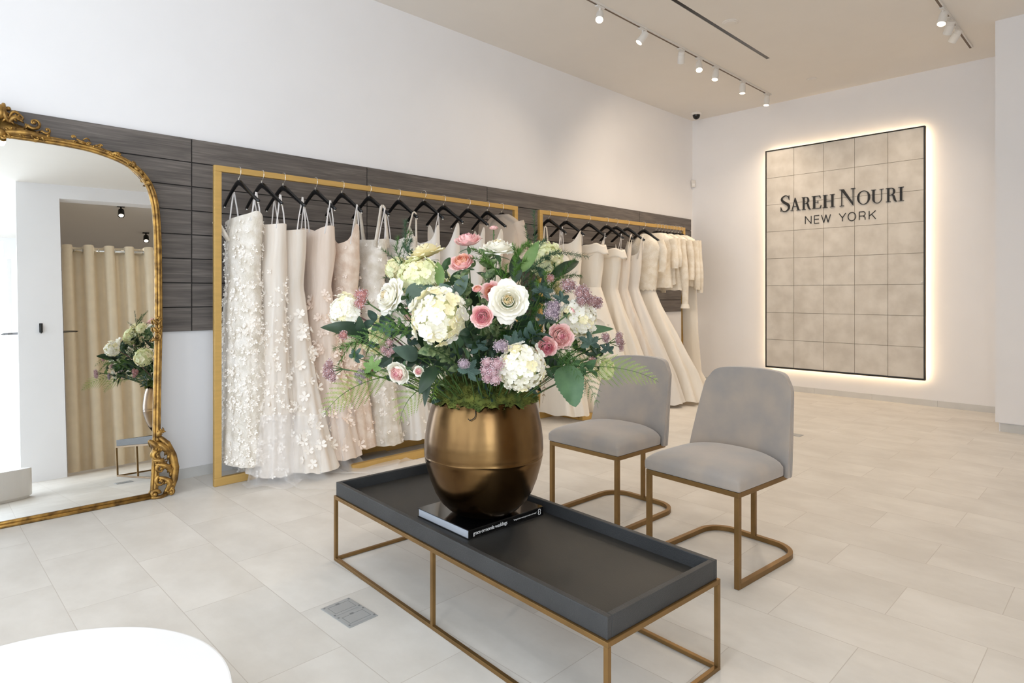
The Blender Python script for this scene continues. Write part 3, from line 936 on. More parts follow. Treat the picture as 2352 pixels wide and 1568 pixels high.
# front legs: right chair (2.638,1.246)-(2.678,1.745); left chair (2.758,1.985)-(2.774,2.458)
chair('right hand taupe velvet chair on a bronze frame, standing clear of the flowers', (2.658, 1.495, 0), radians(-4.5))
chair('left hand taupe velvet chair on a bronze frame, partly behind the fern and flowers', (2.768, 2.226, 0), radians(-1.8))

# ------------------------------------------------------------------ white fitting pedestal, lower left
t = thing('pedestal', 'low round white bridal fitting pedestal at the lower left corner', 'pedestal', (.175, 1.895, 0))
b = MB(); b.lathe([(0, .001), (.490, .001), (.490, .02), (.505, .0202), (.5075, .024), (.5075, .242), (.5045, .249), (.500, .25), (0, .25)], 128)
b.build('drum', M_white, t)

# ------------------------------------------------------------------ arched floor mirror
MY, MT = radians(-2.3), radians(5.6)
def mirror():
    t = bpy.data.objects.new('floor_mirror', None); COL.objects.link(t)
    tag(t, 'huge arched floor mirror with gilded carved frame, leaning against the wall', 'mirror')
    t.location = (0.44, 4.442, .030)
    t.rotation_euler = Euler((-MT, 0, MY), 'XYZ')
    # local: x right, z up along the glass, y into the wall.  centre line x=0, right edge about .73
    half = [(.727, .0), (.745, .25), (.760, .66), (.776, 1.05), (.784, 1.5), (.781, 1.76), (.770, 1.88), (.745, 1.975), (.705, 2.04), (.655, 2.086), (.59, 2.122), (.50, 2.152), (.40, 2.172), (.27, 2.182), (.13, 2.186), (0, 2.187)]
    # refine
    def cr(pts, n):
        out = []
        for i in range(len(pts)-1):
            p0 = Vector(pts[max(0, i-1)]); p1 = Vector(pts[i]); p2 = Vector(pts[i+1]); p3 = Vector(pts[min(len(pts)-1, i+2)])
            for k in range(n):
                s = k/n
                out.append(tuple(.5*((2*p1)+(p2-p0)*s+(2*p0-5*p1+4*p2-p3)*s*s+(-p0+3*p1-3*p2+p3)*s**3)))
        out.append(tuple(pts[-1])); return out
    hr = cr(half, 5)
    outline = hr + [(-x, z) for x, z in hr[-2::-1]]
    # glass
    b = MB()
    n = len(outline)
    b.add([(x, 0, z) for x, z in outline], [tuple(range(n))])
    b.build('glass', M_mirror, t)
    b = MB(); b.prism([(x*1.0, z) for x, z in outline], .004, .022); b.build('backing', M_blackm, t)
    # moulded frame: three stacked beads
    def swept(rad, dy, off, name, mtl, closed=True):
        pts = []
        m = len(outline)
        for i, (x, z) in enumerate(outline):
            a = outline[max(0, i-1)]; c = outline[min(m-1, i+1)]
            dx, dz = c[0]-a[0], c[1]-a[1]; l = sqrt(dx*dx+dz*dz)
            nx, nz = dz/l, -dx/l
            pts.append((x + nx*off, dy, z + nz*off))
        b = MB(); b.tube(pts, rad, 10); b.tube([(pts[-1][0], dy, 0 - off), (pts[0][0], dy, 0 - off)], rad, 10)
        b.tube([(outline[0][0]+off, dy, -off), (pts[0][0], dy, pts[0][2])], rad, 10)
        b.tube([(outline[-1][0]-off, dy, -off), (pts[-1][0], dy, pts[-1][2])], rad, 10)
        b.build(name, mtl, t, smooth=True)
    swept(.010, -.004, .002, 'inner_bead', M_gild)
    swept(.0125, -.004, .019, 'frame', M_gild)
    swept(.0055, -.001, .033, 'outer_bead', M_gild)
    # ---- carved ornaments
    def scroll(b, cx, cz, r, a0, turns, rad, sgn=1, y=-.018, tail=None, taper=.35):
        P, Rr = [], []
        n = int(22*turns)+6
        for k in range(n+1):
            s = k/n
            a = radians(a0) + sgn*2*pi*turns*s
            rr = r*(1-s*.82)
            P.append((cx + rr*cos(a), y - .012*s, cz + rr*sin(a))); Rr.append(rad*(1-(1-taper)*s))
        if tail:
            P = [tail] + P; Rr = [rad*.4] + Rr
        P.append(P[-1]); 
        P[-1] = (cx, y-.014, cz); Rr.append(rad*.5)
        b.tube(P, Rr, 8)
        b.ball((cx, y-.014, cz), rad*.95, 8)
    def leafy(b, p0, p1, bend, w, y=-.016, n=9, rib=True):
        """carved acanthus leaf swept from p0 to p1"""
        p0, p1 = Vector((p0[0], y, p0[1])), Vector((p1[0], y, p1[1]))
        d = p1-p0; s = Vector((d.z, 0, -d.x)).normalized()
        P = [p0 + d*(k/n) + s*bend*sin(pi*k/n) + Vector((0, -.012*sin(pi*k/n), 0)) for k in range(n+1)]
        R_ = [w*(.35+.65*sin(pi*min(1, (k/n)*.85+.12))) * (1 if k < n else .3) for k in range(n+1)]
        b.tube(P, R_, 8, flat=1.0)
        if rib:
            for k in range(1, n):
                q = P[k]; side = 1 if k % 2 else -1
                e = q + s*side*w*1.5 + d.normalized()*w*1.0 + Vector((0, .004, 0))
                b.tube([q, (q+e)/2 + Vector((0, -.006, 0)), e], [w*.5, w*.45, w*.15], 6)
    # crest
    b = MB()
    tz = 2.205
    leafy(b, (.0, tz), (.24, tz-.002), -.012, .018); leafy(b, (.0, tz), (-.24, tz-.002), .012, .018)
    for s in (-1, 1):
        b.prism([(s*x, z) for x, z in [(0, tz-.02), (.26, tz-.024), (.235, tz+.01), (.13, tz+.045), (.05, tz+.07), (0, tz+.08)]][::s], -.012, .012)
        for k, xx in enumerate((.035, .075, .115, .155)):
            scroll(b, s*(xx+.015), tz+.028-.012*k, .026-.003*k, 180 if s > 0 else 0, .55, .0075, s, y=-.016)
        scroll(b, s*.155, tz+.078, .036, 200 if s > 0 else -20, 1.15, .012, s, tail=(s*.11, -.014, tz+.035))
        scroll(b, s*.215, tz+.046, .022, 200 if s > 0 else -20, 1.0, .009, s, tail=(s*.175, -.014, tz+.03))
        leafy(b, (s*.015, tz+.17), (s*.04, tz+.06), s*.012, .016)
        leafy(b, (s*.04, tz+.06), (s*.105, tz+.075), -s*.028, .015)
        leafy(b, (s*.035, tz+.075), (s*.11, tz+.095), -s*.045, .009, rib=False)
        scroll(b, s*.018, tz-.025, .024, 90, .8, .010, s)
    b.ball((0, -.02, tz+.12), .028, 10, sz=1.6); b.ball((.036, -.014, tz+.145), .014, 8); b.ball((-.036, -.014, tz+.145), .014, 8)
    b.ball((0, -.02, tz-.005), .026, 10)
    b.build('crest', M_gild, t, smooth=True)
    # running leaf sprays over the arch, both sides
    for s in (-1, 1):
        b = MB()
        pts = [(.335, 2.222), (.39, 2.214), (.44, 2.202), (.50, 2.190), (.55, 2.172), (.575, 2.172)]
        b.tube([(s*x, -.006, z-.006) for x, z in pts], [.004, .008, .007, .008, .006, .003], 8)
        scroll(b, s*.345, 2.232, .013, 0, .9, .0055, s); scroll(b, s*.35, 2.208, .010, 0, .8, .005, -s)
        leafy(b, (s*.36, 2.226), (s*.42, 2.205), s*.006, .007, rib=False); leafy(b, (s*.37, 2.212), (s*.41, 2.198), s*.004, .006, rib=False)
        scroll(b, s*.425, 2.200, .014, 30, 1.0, .006, s); b.ball((s*.452, -.014, 2.192), .009, 8)
        leafy(b, (s*.395, 2.222), (s*.435, 2.222), -s*.012, .005, rib=False)
        scroll(b, s*.485, 2.197, .014, 20, 1.0, .006, s); leafy(b, (s*.455, 2.20), (s*.48, 2.206), s*.004, .005, rib=False)
        b.ball((s*.51, -.012, 2.172), .009, 8); b.ball((s*.53, -.012, 2.166), .009, 8)
        leafy(b, (s*.545, 2.158), (s*.592, 2.150), -s*.008, .010)
        leafy(b, (s*.56, 2.160), (s*.60, 2.166), -s*.004, .006, rib=False)
        b.build('arch_spray', M_gild, t, smooth=True)
        b = MB()  # shoulder clasp
        for k in range(5):
            a = k/4
            x = lerp(.660, .745, a) * s; z = lerp(2.094, 1.990, a**1.25)
            leafy(b, (x + s*.016, z - .006), (x - s*.010, z + .024 - .006*k), s*.006*(-1)**k, .0095, y=-.022, rib=(k % 2 == 0))
            b.ball((x + s*.004, -.024, z + .004), .010, 8)
        scroll(b, s*.640, 2.105, .016, 0, .8, .006, s, y=-.02)
        b.tube([(s*.640, -.018, 2.098), (s*.70, -.022, 2.052), (s*.752, -.018, 1.975)], [.004, .011, .004], 8)
        b.build('shoulder_clasp', M_gild, t, smooth=True)
        b = MB()  # side clasp
        X = .780
        leafy(b, (s*(X-.010), 1.105), (s*(X+.012), 1.120), .004, .008, y=-.02, rib=False)
        for dz in (1.085, 1.035):
            leafy(b, (s*(X-.022), dz+.014), (s*X, dz-.020), .004, .009, y=-.02, rib=False)
            leafy(b, (s*(X+.030), dz+.018), (s*X, dz-.020), .004, .009, y=-.02, rib=False)
            b.ball((s*X, -.022, dz), .013, 8)
        scroll(b, s*(X-.004), .985, .024, 80, 1.1, .0085, -s, y=-.02)
        leafy(b, (s*(X+.004), .965), (s*(X-.038), .958), s*.012, .009, y=-.02, rib=False)
        b.build('side_clasp', M_gild, t, smooth=True)
        # foot bracket
        b = MB()
        E = .745
        rim = [(E+.030, .355), (E+.075, .300), (E+.105, .220), (E+.118, .140), (E+.113, .070), (E+.094, .010), (E+.060, -.022)]
        b.tube([(s*x, -.010, z) for x, z in rim], [.012, .022, .027, .027, .023, .018, .012], 10)
        leafy(b, (s*(E+.020), .350), (s*(E+.062), .385), -s*.014, .013)
        b.ball((s*(E+.030), -.016, .362), .017, 8)
        leafy(b, (s*(E-.018), .332), (s*(E+.045), .285), s*.012, .019)
        leafy(b, (s*(E+.0), .318), (s*(E+.095), .200), -s*.020, .021)
        scroll(b, s*(E+.020), .232, .032, 100, .75, .013, s)
        leafy(b, (s*(E-.004), .205), (s*(E+.055), .172), -s*.014, .016)
        scroll(b, s*(E+.036), .150, .034, 100, .7, .012, s)
        leafy(b, (s*(E+.004), .182), (s*(E+.098), .085), -s*.030, .017)
        scroll(b, s*(E+.036), .072, .038, 110, .75, .012, s)
        leafy(b, (s*(E+.020), .098), (s*(E+.045), -.010), -s*.050, .018)
        scroll(b, s*(E-.004), -.002, .028, 0, .9, .014, s)
        scroll(b, s*(E+.088), -.008, .020, 60, .8, .011, -s)
        b.tube([(s*(E-.022), -.016, -.020), (s*(E+.03), -.020, -.028), (s*(E+.07), -.014, -.012)], [.010, .016, .010], 8)
        b.build('foot_bracket', M_gild, t, smooth=True)
mirror()

# ------------------------------------------------------------------ clothes rails (the two gold racks)
def rack(name, label, x0, y0, x1, y1, f0, f1):
    L = sqrt((x1-x0)**2 + (y1-y0)**2)
    t = thing('garment_rack', label, 'clothes rack', (x0, y0, 0), atan2(y1-y0, x1-x0))
    H = 2.155
    w, d = .046, .034
    b = MB(); b.box((0, -d/2, H-.040), (L, d/2, H)); b.build('rail', M_gold, t, bevel=.0015)
    for x in (0, L-w):
        b = MB(); b.box((x, -d/2, .058), (x+w, d/2, H-.0405)); b.build('post', M_gold, t, bevel=.0015)
    b = MB(); b.box((0, -d/2, 0.001), (L, d/2, .0575))
    # base loop standing forward of the posts
    yf = -.36
    b.box((f0, yf-.022, .001), (f1, yf+.022, .060)); b.box((f0, yf+.022, .001), (f0+.045, -d/2, .020)); b.box((f1-.045, yf+.022, .001), (f1, -d/2, .020))
    b.build('base', M_gold, t, bevel=.0015)
    return t
rack('g', 'nearer gold clothes rack, full of white petalled wedding dresses', 1.535, 4.39, 4.415, 4.39, .82, 2.7)
rack('g', 'farther gold clothes rack, full of ivory satin gowns and lace jackets', 4.755, 4.41, 7.43, 4.275, .25, 2.30)

# ------------------------------------------------------------------ curtain behind the camera (seen in the mirror)
t = thing('curtain', 'champagne satin grommet curtain across the fitting area, seen in the mirror', 'curtain', (1.2, -1.28, 0))
b = MB()
def cur(u, v):
    x = u * 1.62
    k = 2*pi*u*6.5
    a = .075 + .012*sin(3*u*pi)
    return (x - .020*sin(2*k) + .03*(1-v)*sin(5*u), a*sin(k) + .02*(1-v)*sin(7*u+1), lerp(.03, 3.12, v))
b.grid(cur, 240, 14); b.build('fabric', M_curtain, t, smooth=True)
b = MB(); b.tube([(-.03, 0, 3.05), (1.70, 0, 3.05)], .019, 14); b.ball((1.71, 0, 3.05), .03, 10); b.build('rod', M_chrome, t, smooth=True)
for k in range(15):
    u = (k + .5) / 15 if False else (k / 15 + 1/30)
    b = MB(); s = u
    x = cur(k/15, .98)[0]
    b.tube([(x, .030*cos(2*pi*j/14), 3.05 + .030*sin(2*pi*j/14)) for j in range(15)], .005, 6); b.build('grommet', M_chrome, t, smooth=True)
b = MB()
b.box((1.165, -1.03, 3.90-.3), (2.94, -1.0205, 3.66))
# wire rails and hook on the pillar (seen in the mirror)
t = thing('wall_hook', 'small black hook on the white pillar, seen in the mirror', 'hook', (.93, -.8595, 1.90))
b = MB(); b.tube([(0, .001, .06), (0, .012, .04), (0, .030, 0), (0, .022, -.04), (0, .008, -.06)], [.010, .012, .012, .011, .006], 8); b.build('hook_arm', M_blackm, t, smooth=True)
b = MB(); b.box((-.018, .0004, -.05), (.018, .008, .07)); b.build('back_plate', M_blackm, t, bevel=.003)
for s, x, lab in ((-1, .699, 'bent wire rail on the left of the pillar, seen in the mirror'), (1, 1.161, 'bent wire rail on the right of the pillar, seen in the mirror')):
    t = thing('wire_rail', lab, 'rail', (x, -.90, 1.86))
    P = [(0, .02, 0)] + [(s*(.15*sin(radians(a))), .02-.04*(1-cos(radians(a))), 0) for a in (30, 50, 70, 85)] + [(s*.165, -.035, 0)] + [(s*(.15*sin(radians(a))), -.06-.03*(1-cos(radians(180-a))), 0) for a in (100, 120, 150)] + [(0, -.075, 0)]
    b = MB(); b.tube(P, .005, 8); b.build('rod', M_blackm, t, smooth=True)
# ------------------------------------------------------------------ hangers and gowns
M_satin = mat('ivory_satin', (245, 239, 228), rough=0.5, sheen=0.15, var=0.015, trans=0.12, bump=.6, bscale=5, stretch=(1.6, 1.6, .45), bdist=.022)
M_crepe = mat('white_crepe', (236, 232, 226), rough=0.7, sheen=0.15, var=0.015, trans=0.12, bump=.5, bscale=5, stretch=(1.6, 1.6, .45), bdist=.018)
M_blush = mat('blush_tulle', (236, 222, 210), rough=0.8, sheen=0.15, rgb2=(228, 212, 198), scale=9, trans=0.12, bump=.5, bscale=9, stretch=(2.5, 2.5, .3), bdist=.015)
M_ivorytulle = mat('ivory_tulle', (238, 232, 224), rough=0.8, sheen=0.15, rgb2=(232, 222, 210), scale=9, trans=0.15, bump=.5, bscale=9, stretch=(2.5, 2.5, .3), bdist=.015)
M_lacewhite = lace('white_beaded_lace', (232, 227, 219), (208, 200, 186), 95)
M_laceblush = lace('blush_corded_lace', (232, 218, 204), (212, 190, 172), 80)
M_laceivory = lace('ivory_lace', (243, 237, 225), (228, 218, 200), 120)
M_petal = mat('fabric_petal', (250, 246, 240), rough=0.6, var=0.01, trans=0.15)
M_petalpink = mat('blush_fabric_petal', (250, 238, 228), rough=0.6, var=0.01, trans=0.15)
M_tulle = sheer('sheer_white_tulle', (248, 248, 248), 0.34)
M_hemnet = sheer('sheer_hem_net', (248, 248, 250), 0.30)
M_illusion = sheer('sheer_illusion_net', (236, 224, 210), 0.62)

TOPR = 2.155
def hanger(x, y, rz, label, group, rnd, dz=0.0):
    t = thing('hanger', label, 'hanger', (x, y, TOPR + dz), rz, group)
    ln = .083
    P = [(0, 0, -ln), (0, -.006, -ln+.018), (0, -.020, -ln+.036), (0, -.0275, -.035), (0, -.0275, -.008), (0, -.022, .004), (0, -.010, .0085), (0, .006, .0085), (0, .020, .004), (0, .0265, -.008), (0, .0265, -.020)]
    b = MB(); b.tube(P, .0021, 6); b.lathe([(.0048, -ln-.002), (.0048, -ln+.020), (.002, -ln+.022)], 10); b.build('hook', M_chrome, t, smooth=True)
    Q, Rr = [], []
    for k in range(-12, 13):
        s = k / 12
        a = abs(s)
        z = -ln - .006 - .185 * (a ** 1.12) - .004 + (.012 if a < .1 else 0) * (1 - a*10)
        z = -ln - .012 - .165 * (sqrt(a*a + .012) - .1)
        Q.append((.018*a*a, s*.215, z)); Rr.append(lerp(.0100, .0068, min(1, a*1.35)**.7))
    b = MB(); b.tube(Q, Rr, 8, flat=2.1, up=(1, 0, 0)); b.build('shoulder_bar', M_black, t, smooth=True)
    for s in (-1, 1):
        b = MB(); b.ball((.018, s*.206, Q[0][2] - .004), .0085, 8); b.build('end_knob', M_chrome, t, smooth=True)
    return t

def arm_z(s):
    """height of a hanger arm at fraction s, above the floor"""
    return TOPR - .083 - .012 - .165*(sqrt(s*s + .012) - .1) - .006

def gown(x, y, rz, label, group, spec, neck, fab, folds=11, seed=0, petals=None, ribbons=(), hemmat=None, name='wedding_dress', N=88, levels=36, straps=None, extra=None, phase=None, twist=0.0):
    """spec rows: (drop fraction t, z, half width y, half depth x, centre y, centre x, fold amount)
       neck(theta) -> extra height at the top edge"""
    rnd = random.Random(seed)
    t = thing(name, label, 'dress' if name == 'wedding_dress' else 'jacket', (x, y, 0), rz, group)
    ph = [rnd.uniform(0, 6.28) for _ in range(8)]
    if phase is not None: ph[0] = phase
    def S(u, v):
        th = 2*pi*u
        z, hy, hx, cy, cx, f = samp(spec, v)
        z = z + neck(th) * max(0, 1 - v/.20)**1.5
        fr = 1 + f*(.62*sin(folds*th + ph[0] + twist*v) + .38*sin((folds*2-5)*th + ph[1] + 1.5*v) + .3*sin(5*th + ph[2] + 2*v))
        c, s = cos(th), sin(th)
        cc = (abs(c)**.85)*(1 if c > 0 else -1); ss = (abs(s)**.85)*(1 if s > 0 else -1)
        wob = .006*sin(9*v + ph[3]) + .004*sin(23*v + ph[4] + 2*th)
        return Vector((cx + hx*fr*cc + wob, cy + hy*(1 + (fr-1)*.45)*ss, z + f*.05*sin(folds*th + ph[0])*(v**3)))
    b = MB()
    b.grid(lambda u, v: S(u, v), N, levels, closed=True)
    b.build('gown' if name == 'wedding_dress' else 'body', fab, t, smooth=True)
    if petals:
        cnt, size, zlo, zhi, pm, nm = petals
        b = MB()
        k = 0
        tries = 0
        while k < cnt and tries < cnt*12:
            tries += 1
            u, v = rnd.random(), rnd.random()**.85
            p = S(u, v)
            if p.z < zlo or p.z > zhi: continue
            dens = samp([(0, .35), (.5, 1), (1, 1)], v)[0]
            if rnd.random() > dens: continue
            du = S(u+.004, v) - p; dv = S(u, min(1, v+.01)) - p
            n = du.cross(dv)
            if n.length < 1e-9: continue
            n.normalize()
            c = Vector((spec[0][5], p.y*.5, p.z))
            if n.dot(p - Vector((samp(spec, v)[4], samp(spec, v)[3], p.z))) < 0: n = -n
            F = Matrix.Translation(p + n*.003) @ frame_to(n + Vector((rnd.uniform(-.3, .3), rnd.uniform(-.3, .3), rnd.uniform(-.1, .4)))) @ Matrix.Rotation(rnd.uniform(0, 6.28), 4, 'Z')
            s = size*rnd.uniform(.65, 1.25)
            m = 4 if size < .03 else 5
            for q in range(m):
                a = 2*pi*q/m + rnd.uniform(-.2, .2); a2 = a + 2*pi/m*.78
                am = (a+a2)/2
                li = rnd.uniform(.25, .7)*s
                vs = [(0, 0, 0), (.62*s*cos(a), .62*s*sin(a), li*.5), (.97*s*cos(am-.26), .97*s*sin(am-.26), li), (.97*s*cos(am+.26), .97*s*sin(am+.26), li), (.62*s*cos(a2), .62*s*sin(a2), li*.5)]
                b.add(vs, [(0, 1, 2, 3, 4)], 0, F)
            k += 1
        o = b.build(nm or 'petal_applique', pm, t); o['kind'] = 'stuff'
    for s, mt in ribbons:       # ribbon loops from hanger arm to the bodice top; s = signed fraction along the arm
        b = MB()
        zt = arm_z(abs(s)); yt = s*.215
        z0, hy, hx, cy, cx, f = samp(spec, .02)
        for q in (-1, 1):
            w = .0055
            yb = cy + max(-hy*.86, min(hy*.86, yt*.95)) + q*.006
            xb = q*hx*.55
            zb = z0 + .004
            pts = [(0 + q*.004, yt + q*.002, zt + .030), (q*.010, yt + q*.004, zt - .006), (lerp(q*.010, xb, .5), lerp(yt, yb, .5) + rnd.uniform(-.006, .006), lerp(zt, zb, .5)), (xb, yb, zb - .012)]
            b.tube(pts, w, 4, flat=.18, up=(1, 0, 0))
        b.build('ribbon_strap', mt, t)
    if straps:                   # shaped fabric straps: (s, width, matl)
        for s, w, mt, dz in straps:
            b = MB()
            zt = arm_z(abs(s)) + .032 + dz; yt = s*.215
            z0, hy, hx, cy, cx, f = samp(spec, .03)
            for q in (-1, 1):
                yb = cy + max(-hy*.85, min(hy*.85, yt))
                pts = [(0, yt, zt), (q*.018, yt, zt-.012), (q*hx*.5, lerp(yt, yb, .5), lerp(zt, z0, .55)), (q*hx*.8, yb, z0 - .02)]
                b.tube(pts, [w*.7, w*.75, w*.9, w*1.25], 6, flat=.15, up=(1, 0, 0))
            b.build('strap', mt, t, smooth=True)
    if extra: extra(t, S, rnd)
    return t

# neckline shapes (theta: sin=+1 wall side, sin=-1 room side)
def n_straight(th): return .004*sin(3*th)
def n_sweet(th): return .030*abs(sin(th))**2 - .018*abs(cos(th))**8
def n_corner(th): return .035*max(0, -sin(th))**6 + .012*sin(2*th)
def n_v(th): return .125*abs(sin(th))**10 - .03*abs(cos(th))**3
def n_one(th): return .13*max(0, -sin(th))**5 - .04*max(0, sin(th))
def n_one_r(th): return .12*max(0, sin(th))**5
def n_off(th): return .03*cos(2*th)
def n_high(th): return .03*abs(sin(th))**2

def S_sheath(top, hem, hem_y=.19, hem_x=.115, f=.05, cy=0):
    f *= 1.8
    return [(0, top, .175, .070, cy, 0, .010), (.14, lerp(top, hem, .14), .165, .082, cy, 0, .012), (.27, lerp(top, hem, .27), .160, .080, cy, 0, .02), (.45, lerp(top, hem, .45), .172, .095, cy, 0, f*.6),
            (.75, lerp(top, hem, .75), lerp(.175, hem_y, .6), lerp(.1, hem_x, .7), cy, 0, f), (1, hem, hem_y, hem_x, cy, 0, f*1.2)]
def S_fit(top, hem, hem_y=.27, hem_x=.17, f=.09, cyh=-.05, cxh=.02):
    f *= 2.0
    return [(0, top, .165, .080, 0, 0, .008), (.10, lerp(top, hem, .10), .160, .092, 0, 0, .010), (.24, lerp(top, hem, .24), .132, .072, 0, 0, .012), (.36, lerp(top, hem, .36), .160, .092, -.005, 0, .02),
            (.55, lerp(top, hem, .55), .172, .105, cyh*.25, cxh*.3, f*.5), (.8, lerp(top, hem, .8), lerp(.17, hem_y, .5), lerp(.1, hem_x, .55), cyh*.6, cxh*.7, f*.9), (1, hem, hem_y, hem_x, cyh, cxh, f)]
def S_ball(top, hem, hem_y=.46, hem_x=.17, f=.085, cyh=-.16, cxh=.0):
    f *= 3.2
    return [(0, top, .165, .075, 0, 0, .008), (.10, lerp(top, hem, .10), .155, .082, 0, 0, .010), (.235, lerp(top, hem, .235), .122, .065, 0, 0, .02), (.33, lerp(top, hem, .33), .165, .085, cyh*.10, 0, .05),
            (.55, lerp(top, hem, .55), lerp(.16, hem_y, .42), .115, cyh*.38, cxh*.3, f*.8), (.8, lerp(top, hem, .8), lerp(.16, hem_y, .80), .145, cyh*.75, cxh*.7, f), (1, hem, hem_y, hem_x, cyh, cxh, f)]

G_H1 = 'black hangers on the nearer rack'
G_D1 = 'wedding dresses on the nearer rack'
RZ = radians(10)
HX1 = [1.700, 1.859, 2.015, 2.265, 2.487, 2.728, 3.011, 3.272, 3.487, 3.777, 4.017, 4.205]
ordw = ['first', 'second', 'third', 'fourth', 'fifth', 'sixth', 'seventh', 'eighth', 'ninth', 'tenth', 'eleventh', 'twelfth', 'thirteenth', 'fourteenth', 'fifteenth', 'sixteenth']
rh_ = random.Random(11)
RZ1 = [RZ + rh_.uniform(-.07, .07) for _ in HX1]
for i, x in enumerate(HX1):
    lab = f'black hanger, {ordw[i]} from the left on the nearer rack'
    if i == 7: lab = 'black hanger on the nearer rack whose hook sits loosely high above the rail'
    if i == 11: lab = 'black hanger at the far end of the nearer rack, inside the sheer lace jacket'
    hanger(x, 4.39, RZ1[i], lab, G_H1, rh_, .018 if i == 7 else 0)

rb2 = [(-.72, M_ribbon), (.72, M_ribbon)]
def tulle_train(t, S, rnd, reach=(-.55, -.05), spread=.34, ztop=.42, mt=None, nm='tulle_train'):
    """loose sheer layer that falls from the lower skirt and pools on the floor"""
    ph = [rnd.uniform(0, 6.28) for _ in range(5)]
    def T(u, v):
        a = lerp(-pi*.98, pi*.10, u)          # room facing side
        base = S((a % (2*pi)) / (2*pi), .76)
        out = Vector((cos(a), sin(a), 0))
        fall = smooth(min(1, v/.62)); flat = max(0, (v-.5)/.5)
        p = base + out*(.02 + .05*fall + spread*flat**1.15*(.65 + .35*sin(3*u*pi + ph[0])))
        z = lerp(base.z, .012, fall**.9) + .016*flat*(1 + sin(21*u + ph[1]))*(1-flat*.4) + .004
        p += out*(.018*sin(26*u + ph[2])*(.3 + fall))
        p.x += reach[1]*flat; p.y += reach[0]*flat*.45
        return Vector((p.x, p.y, max(.004, z)))
    b = MB(); b.grid(T, 120, 22); b.build(nm, mt or M_tulle, t, smooth=True)

D = gown
# 1 beaded lace column with tiny petals
def sleeve(t, S, rnd):
    b = MB()
    def T(u, v):
        a = 2*pi*u
        p = Vector((-.085, .03, 1.70)).lerp(Vector((-.155, .10, 1.80)), v) 
        r = lerp(.022, .055, v)
        p = Vector((-.07 - .095*v + .012*cos(a), .06 + r*.7*sin(a), 1.655 + .125*v + r*.25*cos(a)))
        return p
    b.grid(T, 20, 7, closed=True); b.build('sleeve', M_lacewhite, t, smooth=True)
D(HX1[0]+.03, 4.385, RZ1[0], 'column dress covered in tiny white petals, closest to the left post of the nearer rack', G_D1, S_sheath(1.815, .13, .185, .105, .03), n_corner, M_lacewhite,
  seed=1, petals=(1250, .015, .15, 1.8, M_petal, None), ribbons=[(.55, M_ribbon), (-.72, M_ribbon)], extra=sleeve)
# 2 white petalled sheath, lace hem on the floor
D(HX1[1]+.03, 4.37, RZ1[1], 'bright white strapless petal dress with a frilled hem, second on the nearer rack', G_D1, S_sheath(1.775, .045, .225, .14, .05, -.01), n_straight, M_ivorytulle,
  seed=2, petals=(700, .018, .05, 1.45, M_petal, None), ribbons=rb2, extra=lambda t, S, r: tulle_train(t, S, r, (-.1, -.05), .07, mt=M_hemnet, nm='lace_hem'))
# 3 tulle skirt with big petals and pooled hem
D(HX1[2]+.03, 4.37, RZ1[2], 'strapless dress with gathered waistband and large petals, third on the nearer rack', G_D1, S_fit(1.745, .06, .30, .19, .07, -.10, .05), n_straight, M_ivorytulle,
  seed=3, petals=(150, .034, .12, 1.15, M_petal, None), ribbons=rb2, extra=lambda t, S, r: tulle_train(t, S, r, (-.45, .15), .26))
# 4 fitted white gown with petals, long tulle
D(HX1[3]+.01, 4.38, RZ1[3], 'smooth sweetheart gown with large petals on its skirt, fourth on the nearer rack', G_D1, S_fit(1.765, .10, .27, .17, .06, -.09, .05), n_sweet, M_blush,
  seed=4, petals=(190, .034, .14, 1.30, M_petalpink, None), ribbons=rb2, extra=lambda t, S, r: tulle_train(t, S, r, (-.50, .20), .24))
# 5 blush lace
D(HX1[4]+.0, 4.38, RZ1[4], 'blush corded lace dress with low back and thin straps, fifth on the nearer rack', G_D1, S_fit(1.70, .13, .24, .15, .05, -.05, .02), n_v, M_laceblush,
  seed=5, petals=(260, .017, .15, 1.7, M_petalpink, None), ribbons=[(-.78, M_ribbon), (.78, M_ribbon)])
# 6 wide strap lace
D(HX1[5]+.0, 4.38, RZ1[5], 'white square necked lace dress with wide scalloped straps, sixth on the nearer rack', G_D1, S_fit(1.72, .12, .25, .15, .05, -.05, .02), n_straight, M_lacewhite,
  seed=6, petals=(260, .018, .13, 1.72, M_petal, None), straps=[(-.70, .020, M_lacewhite, 0), (.60, .022, M_lacewhite, -.04)], ribbons=[(-.8, M_ribbon)])
# 7 one shoulder
D(HX1[6]+.0, 4.38, RZ1[6], 'plain white dress with one twisted diagonal strap, seventh on the nearer rack', G_D1, S_fit(1.735, .12, .25, .15, .05, -.05, .02), n_sweet, M_crepe,
  seed=7, petals=(120, .018, .13, .9, M_petal, None), straps=[(-.86, .012, M_lacewhite, 0)], ribbons=[(.7, M_ribbon)])
